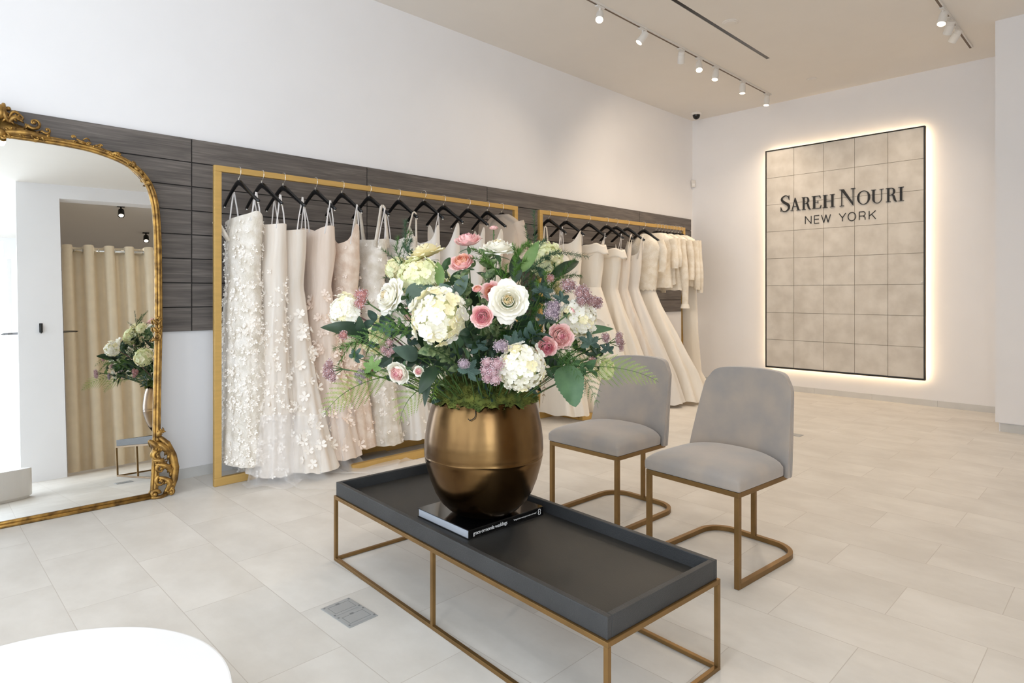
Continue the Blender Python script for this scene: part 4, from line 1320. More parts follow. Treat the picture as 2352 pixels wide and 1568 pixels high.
# 8..11 plain
D(HX1[7]+.0, 4.38, RZ1[7], 'white dress with pointed plain straps, eighth on the nearer rack behind the flowers', G_D1, S_fit(1.75, .12, .25, .15, .05, -.05, .02), n_v, M_crepe, seed=8, petals=(120, .018, .13, .9, M_petal, None), ribbons=[(-.75, M_ribbon)])
D(HX1[8]+.0, 4.38, RZ1[8], 'smooth white dress with a deep plunging neckline, ninth on the nearer rack', G_D1, S_fit(1.76, .12, .26, .16, .05, -.05, .02), lambda th: .15*abs(sin(th))**5 - .10*abs(cos(th))**3, M_crepe, seed=9)
D(HX1[9]+.0, 4.38, RZ1[9], 'plain white gown with broad straps, tenth on the nearer rack behind the top flowers', G_D1, S_fit(1.77, .12, .26, .16, .05, -.05, .02), n_v, M_crepe, seed=10)
D(HX1[10]+.0, 4.38, RZ1[10], 'white gown with a thin pointed strap, eleventh on the nearer rack', G_D1, S_fit(1.77, .12, .26, .16, .05, -.05, .02), n_v, M_satin, seed=11)
# 12 sheer lace jacket: shoulders over the hanger, sleeves
def jacket(x, y, rz, label, group, top, hem, fab, seed, sleeve_len=.45, hy=.225, hx=.07, cuff=False, scallop=.02, sides=(-1, 1)):
    rnd = random.Random(seed)
    def nk(th): return -.05*abs(sin(th))**2.2 + .0
    spec = [(0, top, .085, .030, 0, 0, 0), (.06, top-.028, .14, .040, 0, 0, .01), (.16, top-.085, .215, .050, 0, 0, .01), (.30, top-.16, .225, .062, 0, 0, .02), (.6, lerp(top, hem, .6), hy*.93, hx, 0, 0, .04), (1, hem, hy, hx*1.1, 0, 0, .06)]
    t = gown(x, y, rz, label, group, spec, lambda th: 0, fab, seed=seed, name='lace_jacket', folds=9, N=56, levels=20)
    for s in sides:
        P, Rr = [], []
        for k in range(9):
            a = k/8
            P.append((.01*sin(a*5+seed), s*(.205 + .050*sin(a*1.9)), top - .085 - sleeve_len*a)); Rr.append(lerp(.062, .042, a) + .004*sin(9*a + seed))
        b = MB(); b.tube(P, Rr, 12, cap=False, flat=.75, up=(0, 1, 0)); b.build('sleeve', fab, t, smooth=True)
        if cuff:
            b = MB(); b.tube([P[-1], (P[-1][0], P[-1][1], P[-1][2]-.03), (P[-1][0], P[-1][1], P[-1][2]-.055)], [.044, .052, .056], 14, cap=False); b.build('cuff', M_satin, t, smooth=True)
    return t
jacket(HX1[11], 4.39, RZ1[11], 'sheer lace jacket draped over the last hanger of the nearer rack', G_D1, 2.055, 1.30, M_illusion, 12, .35)

# farther rack ------------------------------------------------------
def on2(x): return 4.41 + (x - 4.755) * (4.275 - 4.41) / (7.43 - 4.755)
G_H2 = 'black hangers on the farther rack'
G_D2 = 'gowns and jackets on the farther rack'
HX2 = [4.90, 5.165, 5.53, 5.84, 6.01, 6.22, 6.545, 6.80, 6.87, 6.94, 7.01, 7.08, 7.15, 7.22, 7.29, 7.355]
RZ2 = [radians(8) + rh_.uniform(-.05, .05) for _ in HX2]
for i, x in enumerate(HX2):
    lab = f'black hanger, {ordw[i]} from the left on the farther rack'
    if i > 8: lab = f'black hanger bunched at the right end of the farther rack, {ordw[i]} along'
    hanger(x, on2(x), RZ2[i] if i < 7 else radians(8), lab, G_H2, rh_)

def bertha(t, S, rnd, z=1.70, drop=.10, hy=.20, tilt=.03, mt=None):
    """turned down off shoulder collar"""
    b = MB()
    def T(u, v):
        a = 2*pi*u
        r = lerp(1.0, 1.16, v)
        return Vector((.082*r*cos(a)*1.1, hy*r*sin(a), z + .03*cos(2*a) - drop*v + tilt*sin(a)*-1 + .008*sin(7*a)))
    b.grid(T, 48, 6, closed=True); b.build('collar', mt or M_satin, t, smooth=True, solid=.004)
def peplum(t, S, rnd):
    b = MB()
    def T(u, v):
        a = 2*pi*u
        r = lerp(.128, .25, v)
        return Vector((.095*(1+v*.5)*cos(a), r*sin(a)-.02*v, 1.36 - .30*v - .10*v*max(0, -sin(a)) + .015*v*sin(7*a)))
    b.grid(T, 56, 8, closed=True); b.build('peplum', M_satin, t, smooth=True)
for i, (lab, spec, nk, fab, kw) in enumerate([
    ('ivory satin gown with draped off shoulder neckline, first on the farther rack', S_ball(1.74, .06, .34, .16, .07, -.10), n_off, M_satin, dict(straps=[(.3, .015, M_satin, -.05)], ribbons=[(-.7, M_ribbon)], extra=lambda t, S, r: bertha(t, S, r, 1.72, .12))),
    ('ivory satin gown with one broad shoulder strap, second on the farther rack', S_fit(1.82, .05, .34, .15, .07, -.14), lambda th: .14*max(0, -sin(th))**3 - .05*max(0, sin(th)), M_satin, dict(ribbons=[(.45, M_ribbon)])),
    ('ivory satin gown with cuff neckline and peplum, third on the farther rack', S_ball(1.76, .05, .40, .16, .08, -.16), n_v, M_satin, dict(ribbons=[(-.85, M_ribbon), (.5, M_ribbon)], extra=lambda t, S, r: (bertha(t, S, r, 1.80, .10, .19, .05), peplum(t, S, r)))),
    ('ivory satin gown with a curled off shoulder collar, fourth on the farther rack', S_ball(1.73, .05, .42, .15, .09, -.17), n_sweet, M_satin, dict(ribbons=[(-.8, M_ribbon)], extra=lambda t, S, r: bertha(t, S, r, 1.76, .10, .21, .05))),
    ('ivory tulle gown with gathered straps, fifth on the farther rack', S_ball(1.74, .05, .42, .14, .10, -.17), n_v, M_ivorytulle, dict(straps=[(-.8, .014, M_ivorytulle, 0)])),
    ('plain white ball gown with pointed straps, sixth on the farther rack', S_ball(1.76, .04, .46, .18, .06, -.20), n_v, M_crepe, dict(straps=[(-.85, .022, M_crepe, 0)])),
    ('gown with lace bodice over a long satin skirt, seventh on the farther rack', S_ball(1.74, .04, .50, .17, .07, -.26), n_high, M_satin, dict()),
]):
    t = D(HX2[i]+.02, on2(HX2[i]) - .01, RZ2[i], lab, G_D2, spec, nk, fab, seed=30+i, folds=8, phase=None, **kw)
    if i == 6:
        b = MB()
        def T(u, v):
            a = 2*pi*u
            hy = samp([(0, .10), (.08, .17), (.2, .212), (.55, .165), (1, .140)], v)[0]; hx = samp([(0, .04), (.2, .082), (1, .086)], v)[0]
            return Vector((hx*cos(a), hy*sin(a), lerp(2.02, 1.33, v) - .05*abs(sin(a))**2*(1-v) + .012*sin(15*a)*v))
        b.grid(T, 60, 16, closed=True); b.build('lace_bodice', M_laceivory, t, smooth=True)
        for s in (-1, 1):
            b = MB(); b.tube([(0, s*.20, 1.93), (0, s*.235, 1.80), (0, s*.225, 1.60), (0, s*.215, 1.55)], [.04, .052, .044, .046], 12, cap=False, flat=.7, up=(0, 1, 0)); b.build('sleeve', M_laceivory, t, smooth=True)
jl = [(7, 1.36, 'short lace jacket with boat neckline, first of the jackets on the farther rack', .36, False),
      (8, 1.40, 'short lace jacket pressed behind the first one on the farther rack', .34, False),
      (10, 1.33, 'lace jacket with a satin cuff on its long sleeve, on the farther rack', .80, True),
      (12, 1.42, 'lace jacket with short sleeves, near the right end of the farther rack', .50, False),
      (14, 1.38, 'lace jacket with long scalloped sleeves, last but one on the farther rack', .62, False),
      (15, 1.40, 'pale lace jacket with long sleeves at the very end of the farther rack', .66, False)]
for i, hem, lab, sl, cf in jl:
    jacket(HX2[i], on2(HX2[i]), radians(8), lab, G_D2, 2.045, hem, M_laceivory, 50+i, sl, cuff=cf, hy=.215, hx=.055)
# slim train at the far end
t = D(7.40, on2(7.43) - .03, radians(8), 'slim ivory gown whose narrow train reaches the floor, far end of farther rack', G_D2,
      [(0, 1.80, .13, .03, 0, 0, .01), (.3, 1.3, .10, .035, -.05, 0, .02), (.6, .75, .10, .045, -.08, 0, .05), (.85, .28, .12, .06, -.10, 0, .06), (1, .03, .22, .13, -.16, 0, .10)], n_v, M_satin, seed=77, folds=5, ribbons=[(-.6, M_ribbon)])
BLOOMS=[
('hydrangea', (1.371, 1.763, 1.218), 0.1017, (-0.8, -0.6, 0.05), 'largest cream white hydrangea at the front centre left, beside a pink ranunculus', 'white'),
('hydrangea', (1.558, 1.522, 1.038), 0.0847, (-0.57, -0.78, -0.24), 'cream white hydrangea low at the front, just above the moss at the vase rim', 'white'),
('hydrangea', (1.462, 2.012, 1.368), 0.0853, (-0.82, -0.23, 0.53), 'greenish cream hydrangea in the upper left, above the broad grey green leaf', 'cream'),
('hydrangea', (1.515, 2.241, 1.411), 0.0498, (-0.76, 0.25, 0.6), 'small cream hydrangea half hidden behind needle sprigs at the upper left', 'cream'),
('hydrangea', (1.266, 2.234, 1.224), 0.074, (-0.93, 0.35, 0.1), 'white hydrangea at the far left with a brownish purple stem', 'white'),
('hydrangea', (1.878, 1.515, 1.203), 0.0766, (-0.07, -0.99, 0.11), 'white hydrangea on the right, behind the dusty mauve clusters', 'white'),
('hydrangea', (1.991, 1.797, 1.456), 0.0855, (0.08, -0.67, 0.74), 'pale green hydrangea at the upper right beside an upright green leaf', 'cream'),
('hydrangea', (2.078, 1.543, 0.984), 0.0426, (0.53, -0.82, -0.21), 'small cream hydrangea peeking out behind the fern frond at the right', 'cream'),
('rose', (1.524, 1.556, 1.276), 0.0681, (-0.66, -0.74, 0.15), 'open white rose with a cream heart facing the front', 'white'),
('rose', (1.703, 1.801, 1.501), 0.0654, (-0.19, -0.19, 0.96), 'wide open white rose at the top, seen from its side', 'white'),
('rose', (1.522, 2.051, 1.486), 0.0702, (-0.23, 0.23, 0.94), 'cream rose at the upper left tilted away, with green sepals showing', 'cream'),
('rose', (1.328, 2.031, 1.295), 0.0661, (-0.96, 0.06, 0.29), 'loose white rose on the left between a pink cluster and the cream hydrangea', 'white'),
('rose', (1.991, 1.727, 1.34), 0.0511, (0.58, -0.74, 0.35), 'pale cream rose half hidden at the right, behind the small reddish cluster', 'cream'),
('ranunculus', (1.424, 1.585, 1.219), 0.0384, (-0.77, -0.64, 0.0), 'round pink ranunculus in the very middle, below the white rose', 'pink'),
('ranunculus', (1.717, 1.477, 1.142), 0.047, (-0.47, -0.88, 0.05), 'larger blush pink ranunculus of the pair on the right', 'blush'),
('ranunculus', (1.649, 1.488, 1.104), 0.0385, (-0.61, -0.75, -0.24), 'smaller blush pink ranunculus of the pair on the right, the lower one', 'pink'),
('ranunculus', (1.547, 1.674, 1.306), 0.0395, (-0.86, -0.47, 0.19), 'peach pink ranunculus tucked against the open white rose', 'peach'),
('ranunculus', (1.499, 1.694, 1.319), 0.0188, (-0.6, -0.3, 0.74), 'small peach bud left of the peach pink ranunculus', 'peach'),
('ranunculus', (1.67, 1.946, 1.531), 0.0551, (-0.27, -0.14, 0.95), 'ruffled pink ranunculus at the very top, seen from its side', 'blush'),
('ranunculus', (1.548, 1.842, 1.428), 0.0483, (-0.61, -0.27, 0.74), 'pale pink ranunculus below the top pink one', 'peach'),
('ranunculus', (1.315, 1.931, 1.0), 0.0431, (-0.88, -0.34, -0.33), 'white ranunculus flushed with pink, low on the left', 'palepink'),
('ranunculus', (1.761, 1.885, 1.572), 0.0197, (-0.14, -0.14, 0.98), 'pink tipped bud standing highest above the white rose', 'blush'),
('ranunculus', (1.348, 1.843, 1.016), 0.0204, (-0.89, -0.45, -0.1), 'small white bud right of the low pink flushed ranunculus', 'palepink'),
('ranunculus', (1.714, 1.424, 1.238), 0.0185, (0.3, -0.73, 0.62), 'green cupped pink bud on a bare stem among the mauve clusters', 'palepink'),
('umbel', (1.278, 2.109, 1.275), 0.0433, (-0.89, -0.15, 0.42), 'dusty coral cluster left of the loose white rose', 'coral'),
('umbel', (1.219, 2.139, 1.138), 0.0215, (-0.98, 0.22, 0.0), 'tiny dusty pink cluster under the far left white hydrangea', 'coral'),
('umbel', (1.158, 2.13, 1.009), 0.0453, (-0.96, 0.27, -0.1), 'dusty pink cluster furthest to the left', 'mauve'),
('umbel', (1.306, 1.969, 1.094), 0.0354, (-0.93, -0.36, 0.1), 'mauve cluster half covered by the left green ferns', 'mauve'),
('umbel', (1.265, 2.094, 0.98), 0.0363, (-0.99, -0.08, -0.11), 'grey mauve cluster low left, above the pale fern tip', 'greymauve'),
('umbel', (1.456, 1.567, 1.031), 0.052, (-0.73, -0.67, -0.15), 'dusty pink and white cluster low at the front, touching the low hydrangea', 'pinkgrey'),
('umbel', (1.492, 1.56, 1.117), 0.027, (-0.7, -0.71, 0.1), 'single round lilac cluster in the lower middle', 'greymauve'),
('umbel', (1.414, 1.665, 1.055), 0.0212, (-0.83, -0.56, 0.0), 'small pale mauve cluster on dark lobed leaves in the lower middle', 'greymauve'),
('umbel', (1.697, 1.497, 1.237), 0.0408, (-0.43, -0.88, 0.21), 'grey mauve cluster just right of the open white rose', 'greymauve'),
('umbel', (1.841, 1.551, 1.328), 0.0333, (-0.22, -0.82, 0.53), 'mauve cluster at the top end of the right hand group', 'mauve'),
('umbel', (1.838, 1.47, 1.29), 0.0487, (-0.21, -0.93, 0.3), 'largest mauve cluster in the middle of the right hand group', 'mauve'),
('umbel', (1.933, 1.489, 1.261), 0.0319, (0.22, -0.95, 0.21), 'mauve cluster at the outer edge of the right hand group', 'mauve'),
('umbel', (1.812, 1.623, 1.356), 0.0202, (-0.44, -0.74, 0.52), 'small reddish cluster among the needle sprigs at the upper right', 'coral'),
('umbel', (1.942, 1.452, 1.128), 0.0233, (0.22, -0.95, 0.21), 'small mauve cluster at the right, inner one of the two outermost', 'mauve'),
('umbel', (2.014, 1.437, 1.109), 0.0389, (0.46, -0.88, 0.1), 'mauve cluster furthest to the right', 'mauve'),
('umbel', (1.89, 1.475, 1.041), 0.0198, (0.08, -0.97, -0.21), 'small reddish cluster right, hanging above the ferns', 'coral'),
('hydrangea', (1.5, 2.367, 1.12), 0.085, (-0.58, 0.74, 0.33), 'cream hydrangea at the back, best seen in the mirror', 'cream'),
('ranunculus', (1.75, 2.437, 1.22), 0.055, (-0.09, 0.85, 0.51), 'peach ranunculus at the back, best seen in the mirror', 'peach'),
('rose', (1.78, 2.467, 1.02), 0.075, (-0.04, 0.99, 0.14), 'white rose at the back, best seen in the mirror', 'white'),
('hydrangea', (1.8, 2.347, 1.36), 0.08, (0.0, 0.66, 0.75), 'greenish hydrangea high at the back, towards the mirror', 'cream'),
('umbel', (1.44, 2.307, 0.98), 0.045, (-0.75, 0.66, 0.06), 'dusty coral cluster at the back left, towards the mirror', 'coral'),
('rose', (2.2, 2.287, 1.15), 0.07, (0.74, 0.56, 0.37), 'white rose at the back towards the second rack', 'white'),
]
FERNS=[
((1.35, 2.01, 0.986), (1.056, 1.991, 0.874), 0.112, 'pale green fern frond drooping furthest to the lower left', 'light'),
((1.413, 1.863, 0.957), (1.254, 1.823, 0.842), 0.091, 'pale green fern frond hanging down left of the vase rim', 'light'),
((1.408, 1.952, 1.155), (1.156, 2.062, 1.085), 0.076, 'green fern frond reaching left beneath the white hydrangeas', 'mid'),
((1.486, 1.946, 1.185), (1.204, 1.943, 1.151), 0.07, 'dense bright green fern frond left of the largest hydrangea', 'mid'),
((1.869, 1.566, 1.012), (2.034, 1.276, 0.966), 0.101, 'fern frond reaching furthest right across the grey chair back', 'light'),
((1.79, 1.575, 1.056), (1.81, 1.386, 0.884), 0.086, 'dark green fern frond hanging down right of the vase', 'dark'),
((1.735, 1.559, 1.093), (1.729, 1.409, 0.98), 0.074, 'green fern frond under the pair of blush ranunculus', 'dark'),
((1.7, 1.593, 1.045), (1.667, 1.527, 0.903), 0.031, 'thin brownish fern tip hanging just right of the vase rim', 'brown'),
((1.748, 1.615, 1.089), (2.083, 1.495, 0.988), 0.079, 'green fern frond behind the right hand fern', 'mid'),
((1.443, 2.059, 1.045), (1.279, 2.08, 1.031), 0.063, 'short fern frond on the left behind the low ranunculus', 'mid'),
((1.678, 1.685, 1.155), (1.683, 1.61, 1.271), 0.048, 'narrow dark fern frond right under the open white rose', 'dark'),
((1.479, 1.883, 0.957), (1.393, 1.799, 0.903), 0.044, 'short fern frond curling over the left of the moss', 'light'),
((2.031, 2.039, 0.784), (2.007, 2.555, 0.946), 0.134, 'green fern frond at the back of the vase towards the mirror', 'light'),
((1.917, 2.152, 0.844), (1.698, 2.721, 0.913), 0.13, 'pale fern frond at the back left towards the mirror', 'light'),
]
NEEDLES=[
((1.761, 1.744, 1.269), (1.885, 1.761, 1.536), 'needle leaved sprig arching up at the top right', 'blue'),
((1.737, 1.697, 1.354), (1.953, 1.694, 1.474), 'needle leaved sprig crossing the pale green hydrangea', 'blue'),
((1.666, 1.697, 1.32), (1.629, 1.803, 1.438), 'pale needle leaved sprig left of the dark leaf at the top', 'mid'),
((1.692, 1.699, 1.337), (1.69, 1.673, 1.46), 'needle leaved sprig above the open white rose', 'mid'),
((1.81, 1.695, 1.217), (1.934, 1.643, 1.391), 'needle leaved sprig behind the mauve clusters', 'dark'),
((1.539, 2.104, 1.268), (1.498, 2.215, 1.495), 'needle leaved sprig arching over the small cream hydrangea', 'dark'),
((1.522, 2.051, 1.321), (1.495, 2.148, 1.501), 'needle leaved sprig below the tilted cream rose', 'blue'),
((1.529, 1.974, 1.149), (1.385, 1.975, 1.27), 'dark wiry sprig under the cream hydrangea', 'dark'),
((1.737, 1.627, 1.122), (1.619, 1.603, 1.003), 'dark needle leaved sprig above the low hydrangea', 'dark'),
((1.725, 1.638, 1.254), (1.633, 1.519, 1.133), 'dark needle leaved sprig hanging right of the open white rose', 'dark'),
((1.819, 1.827, 1.214), (1.815, 1.62, 1.329), 'needle leaved sprig around the small reddish cluster', 'mid'),
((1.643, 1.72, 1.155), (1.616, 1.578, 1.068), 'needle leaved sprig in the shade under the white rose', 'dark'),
((1.908, 1.738, 1.142), (1.854, 1.511, 1.023), 'loose wiry sprig between the ferns on the right', 'mid'),
((1.425, 2.217, 1.071), (1.232, 2.127, 1.105), 'wiry sprig between the left ferns', 'mid'),
]
LEAVES=[
((1.48, 1.952, 1.337), (1.396, 1.936, 1.208), 0.074, 'oval', 'broad grey green leaf between the cream and the largest hydrangea', 'grey'),
((1.775, 1.519, 1.028), (1.752, 1.443, 0.888), 0.066, 'serr', 'large toothed green leaf pointing down right of the vase', 'sage'),
((1.773, 1.732, 1.381), (1.82, 1.686, 1.506), 0.028, 'oval', 'upright light green leaf at the top right', 'light'),
((1.755, 1.75, 1.338), (1.79, 1.785, 1.462), 0.046, 'oval', 'dark green oval leaf behind the needle sprigs at the top', 'deep'),
((1.345, 2.155, 1.14), (1.156, 2.202, 1.168), 0.036, 'oval', 'long pointed leaf under the far left hydrangea', 'deep'),
((1.51, 1.922, 1.32), (1.535, 1.968, 1.424), 0.024, 'oval', 'narrow twisted green leaf beside the cream hydrangea', 'light'),
((1.333, 2.168, 1.097), (1.288, 2.142, 1.211), 0.044, 'serr', 'dark toothed leaf behind the far left hydrangea stem', 'deep'),
((1.514, 1.848, 1.27), (1.479, 1.883, 1.336), 0.036, 'oval', 'round grey green leaf left of the pale pink ranunculus', 'grey'),
((1.526, 1.836, 1.287), (1.555, 1.807, 1.369), 0.033, 'oval', 'blue grey leaf under the pale pink ranunculus', 'grey'),
((1.541, 1.962, 1.08), (1.379, 1.911, 1.142), 0.048, 'oval', 'wide dark leaf below the largest hydrangea', 'deep'),
((1.59, 1.913, 1.097), (1.561, 1.801, 1.171), 0.043, 'oval', 'broad green leaf left of the centre stems', 'sage'),
((1.417, 1.83, 1.032), (1.333, 1.816, 0.939), 0.031, 'oval', 'glossy dark leaf hanging left of the moss', 'deep'),
((1.425, 1.866, 1.028), (1.365, 1.826, 0.888), 0.019, 'oval', 'narrow twisted leaf hanging beside the vase rim', 'deep'),
((1.42, 1.941, 1.056), (1.293, 1.926, 1.098), 0.035, 'oval', 'grey green leaf above the low pink flushed ranunculus', 'grey'),
((1.443, 1.917, 1.064), (1.4, 1.847, 1.128), 0.032, 'oval', 'grey green oval leaf left of the centre stems', 'grey'),
((1.884, 1.692, 1.356), (2.088, 1.701, 1.434), 0.041, 'oval', 'dark leaf behind the pale green hydrangea', 'deep'),
((1.895, 1.611, 1.149), (2.03, 1.477, 1.157), 0.024, 'oval', 'thin pointed leaf right of the white hydrangea', 'sage'),
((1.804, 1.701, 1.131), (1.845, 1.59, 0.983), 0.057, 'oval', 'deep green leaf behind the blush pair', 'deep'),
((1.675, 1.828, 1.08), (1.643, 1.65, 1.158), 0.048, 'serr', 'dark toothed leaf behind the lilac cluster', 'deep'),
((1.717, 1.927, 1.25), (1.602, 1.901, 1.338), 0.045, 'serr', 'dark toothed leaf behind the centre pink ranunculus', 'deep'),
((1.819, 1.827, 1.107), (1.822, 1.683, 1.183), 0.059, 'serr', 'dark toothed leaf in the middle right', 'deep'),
((1.851, 2.077, 0.899), (1.899, 2.522, 1.109), 0.098, 'oval', 'broad green leaf at the back towards the mirror', 'sage'),
((1.919, 2.009, 0.86), (2.117, 2.376, 1.106), 0.099, 'oval', 'broad dark leaf at the back, hidden behind the stems', 'deep'),
]
LOBED=[
((1.253, 1.993, 1.024), 0.051, (-0.85, -0.48, 0.2), 'bright lobed leaf on the left between two mauve clusters', 'light'),
((1.25, 2.109, 1.056), 0.043, (-0.88, -0.42, 0.23), 'blue green lobed leaf behind the bright lobed one', 'blue'),
((1.729, 1.564, 1.198), 0.055, (-0.51, -0.79, 0.33), 'blue green lobed leaf under the grey mauve cluster', 'blue'),
((1.791, 1.643, 1.303), 0.057, (-0.48, -0.76, 0.44), 'blue green lobed leaf right of the open white rose', 'blue'),
((1.807, 1.557, 1.27), 0.046, (-0.47, -0.79, 0.39), 'lobed leaf between the mauve clusters', 'blue'),
((1.868, 1.469, 1.107), 0.056, (-0.44, -0.86, 0.27), 'blue green lobed leaf right of the blush pair', 'blue'),
((1.917, 1.476, 1.062), 0.047, (-0.41, -0.88, 0.24), 'dark lobed leaf above the small reddish cluster at the right', 'deep'),
((1.947, 1.447, 1.079), 0.04, (-0.4, -0.88, 0.25), 'lobed leaf just inside the outermost mauve cluster', 'blue'),
((1.565, 1.572, 1.118), 0.055, (-0.61, -0.75, 0.26), 'blue green lobed leaf behind the single lilac cluster', 'blue'),
((1.437, 1.67, 1.021), 0.055, (-0.71, -0.68, 0.19), 'blue grey lobed leaf low in the middle left of the dusty pink cluster', 'blue'),
((1.504, 1.688, 1.099), 0.047, (-0.68, -0.69, 0.25), 'blue green lobed leaf above the low clusters', 'blue'),
((1.36, 2.07, 1.152), 0.047, (-0.85, -0.43, 0.32), 'dark lobed leaf behind the loose white rose', 'blue'),
((1.412, 2.089, 1.252), 0.045, (-0.82, -0.42, 0.4), 'dark lobed leaf between the white rose and cream hydrangea', 'deep'),
((1.908, 1.598, 1.157), 0.048, (-0.4, -0.85, 0.34), 'lobed leaf between the blush pair and white hydrangea', 'deep'),
((1.551, 1.67, 1.05), 0.047, (-0.66, -0.72, 0.22), 'dark lobed leaf behind the low dusty pink cluster', 'deep'),
]
BRANCHES=[
((1.561, 1.801, 1.122), (1.537, 1.824, 1.353), 'variegated leafy stem rising below the pale pink ranunculus'),
((1.596, 1.766, 1.155), (1.641, 1.792, 1.438), 'variegated leafy stem rising under the wide open white rose'),
((1.677, 1.756, 1.084), (1.523, 1.628, 1.195), 'variegated leafy stem right of the centre ranunculus'),
((1.602, 1.901, 0.994), (1.376, 1.815, 1.099), 'variegated leafy stem leading to the small white bud'),
((1.717, 1.927, 0.981), (1.35, 2.01, 1.056), 'leafy stem low on the left'),
((1.743, 1.902, 0.981), (1.357, 2.143, 1.183), 'leafy stem running out to the left hydrangea'),
((1.756, 1.89, 0.981), (1.485, 2.088, 1.321), 'leafy stem behind the broad grey green leaf'),
((1.79, 1.926, 0.975), (1.616, 2.028, 1.393), 'leafy stem behind the largest hydrangea'),
((1.756, 1.89, 0.981), (1.794, 1.852, 1.357), 'leafy stem behind the open white rose'),
((1.768, 1.877, 0.981), (1.908, 1.738, 1.357), 'leafy stem behind the lobed leaves at the upper right'),
((1.781, 1.864, 0.981), (1.92, 1.586, 1.2), 'leafy stem running out to the right hydrangea'),
((1.712, 1.792, 0.976), (1.878, 1.487, 1.006), 'leafy stem low on the right'),
((1.596, 1.766, 1.006), (1.429, 1.65, 1.167), 'leafy stem in front of the bare stems'),
((1.643, 1.72, 1.006), (1.605, 1.504, 1.15), 'leafy stem under the grey mauve cluster'),
((1.892, 2.036, 0.957), (2.081, 2.271, 1.368), 'leafy stem at the back of the vase'),
((1.823, 2.104, 0.937), (1.747, 2.602, 1.155), 'leafy stem at the back left towards the mirror'),
((1.96, 1.968, 0.937), (2.322, 1.892, 1.18), 'leafy stem at the back right'),
]
# ------------------------------------------------------------------ flowers
def petal_mat(name, rgb, rgb2=None, trans=.25):
    return mat(name, rgb, rough=.6, rgb2=rgb2, var=.03, scale=30, trans=trans)
P_white = petal_mat('white_petal', (250, 248, 240), (243, 240, 228))
P_cream = petal_mat('cream_petal', (250, 243, 212), (240, 232, 190))
P_greenish = petal_mat('greenish_cream_petal', (246, 246, 214), (232, 236, 190))
P_ivoryheart = petal_mat('rose_heart_petal', (252, 244, 220), (250, 236, 200))
P_pinklt = petal_mat('pale_pink_petal', (248, 218, 212), (242, 196, 196))
P_pink = petal_mat('pink_petal', (244, 190, 196), (234, 158, 174))
P_deep = petal_mat('deep_pink_petal', (226, 136, 154), (214, 112, 134))
P_peach = petal_mat('peach_petal', (248, 206, 178), (240, 178, 158))
P_peachd = petal_mat('peach_heart_petal', (228, 148, 110), (214, 120, 96))
P_mauve = mat('mauve_umbel', (178, 142, 140), rough=.8, rgb2=(138, 102, 102), scale=60)
P_greym = mat('grey_mauve_umbel', (172, 156, 164), rough=.8, rgb2=(130, 112, 124), scale=60)
P_coral = mat('coral_umbel', (188, 134, 126), rough=.8, rgb2=(152, 98, 94), scale=60)
P_pinkg = mat('pink_grey_umbel', (206, 176, 178), rough=.8, rgb2=(160, 122, 130), scale=60)
P_umbw = mat('pale_umbel_tips', (206, 188, 194), rough=.8, var=.05)
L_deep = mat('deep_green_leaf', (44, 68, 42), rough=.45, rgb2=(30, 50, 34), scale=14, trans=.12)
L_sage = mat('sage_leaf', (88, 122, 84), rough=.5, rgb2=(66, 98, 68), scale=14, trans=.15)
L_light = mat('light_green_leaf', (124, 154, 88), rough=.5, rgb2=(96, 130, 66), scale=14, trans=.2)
L_grey = mat('grey_green_leaf', (98, 118, 104), rough=.55, rgb2=(74, 94, 82), scale=14, trans=.12)
L_blue = mat('blue_green_leaf', (74, 98, 86), rough=.6, rgb2=(46, 70, 62), scale=22, trans=.1)
L_vari = mat('variegated_leaf', (140, 156, 108), rough=.55, rgb2=(62, 88, 54), scale=60, trans=.15)
F_light = mat('pale_fern', (150, 176, 74), rough=.55, rgb2=(112, 146, 52), scale=8, trans=.25)
F_mid = mat('green_fern', (104, 144, 62), rough=.55, rgb2=(74, 116, 44), scale=8, trans=.2)
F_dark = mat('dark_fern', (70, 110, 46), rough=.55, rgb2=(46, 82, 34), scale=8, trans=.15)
F_brown = mat('brown_fern', (122, 100, 76), rough=.7)
F_blue = mat('blue_needles', (66, 100, 74), rough=.6, rgb2=(44, 78, 56), scale=12, trans=.1)
S_green = mat('flower_stem', (82, 110, 56), rough=.5, rgb2=(58, 86, 44), scale=10)
S_purple = mat('purple_stem', (112, 74, 76), rough=.5)
M_moss = mat('moss', (118, 122, 52), rough=.95, rgb2=(66, 82, 30), scale=26)

VC = Vector((VX, VY, 0))

def bez(p0, p1, p2, n):
    return [(p0*(1-s)**2 + p1*2*s*(1-s) + p2*s*s) for s in [k/n for k in range(n+1)]]

def stem_path(end, nrm, rnd, n=8):
    """from inside the vase mouth up and out to a bloom"""
    d = Vector((end.x - VX, end.y - VY, 0))
    r = min(.11, d.length*.35)
    if d.length < 1e-4: d = Vector((1, 0, 0))
    o = VC + d.normalized()*r + Vector((rnd.uniform(-.03, .03), rnd.uniform(-.03, .03), .80))
    c = o + Vector((d.x*.22, d.y*.22, max(.10, (end.z - .86)*.75)))
    c = (c + (end - nrm*.12))*.5 if True else c
    return bez(o, c, end, n)

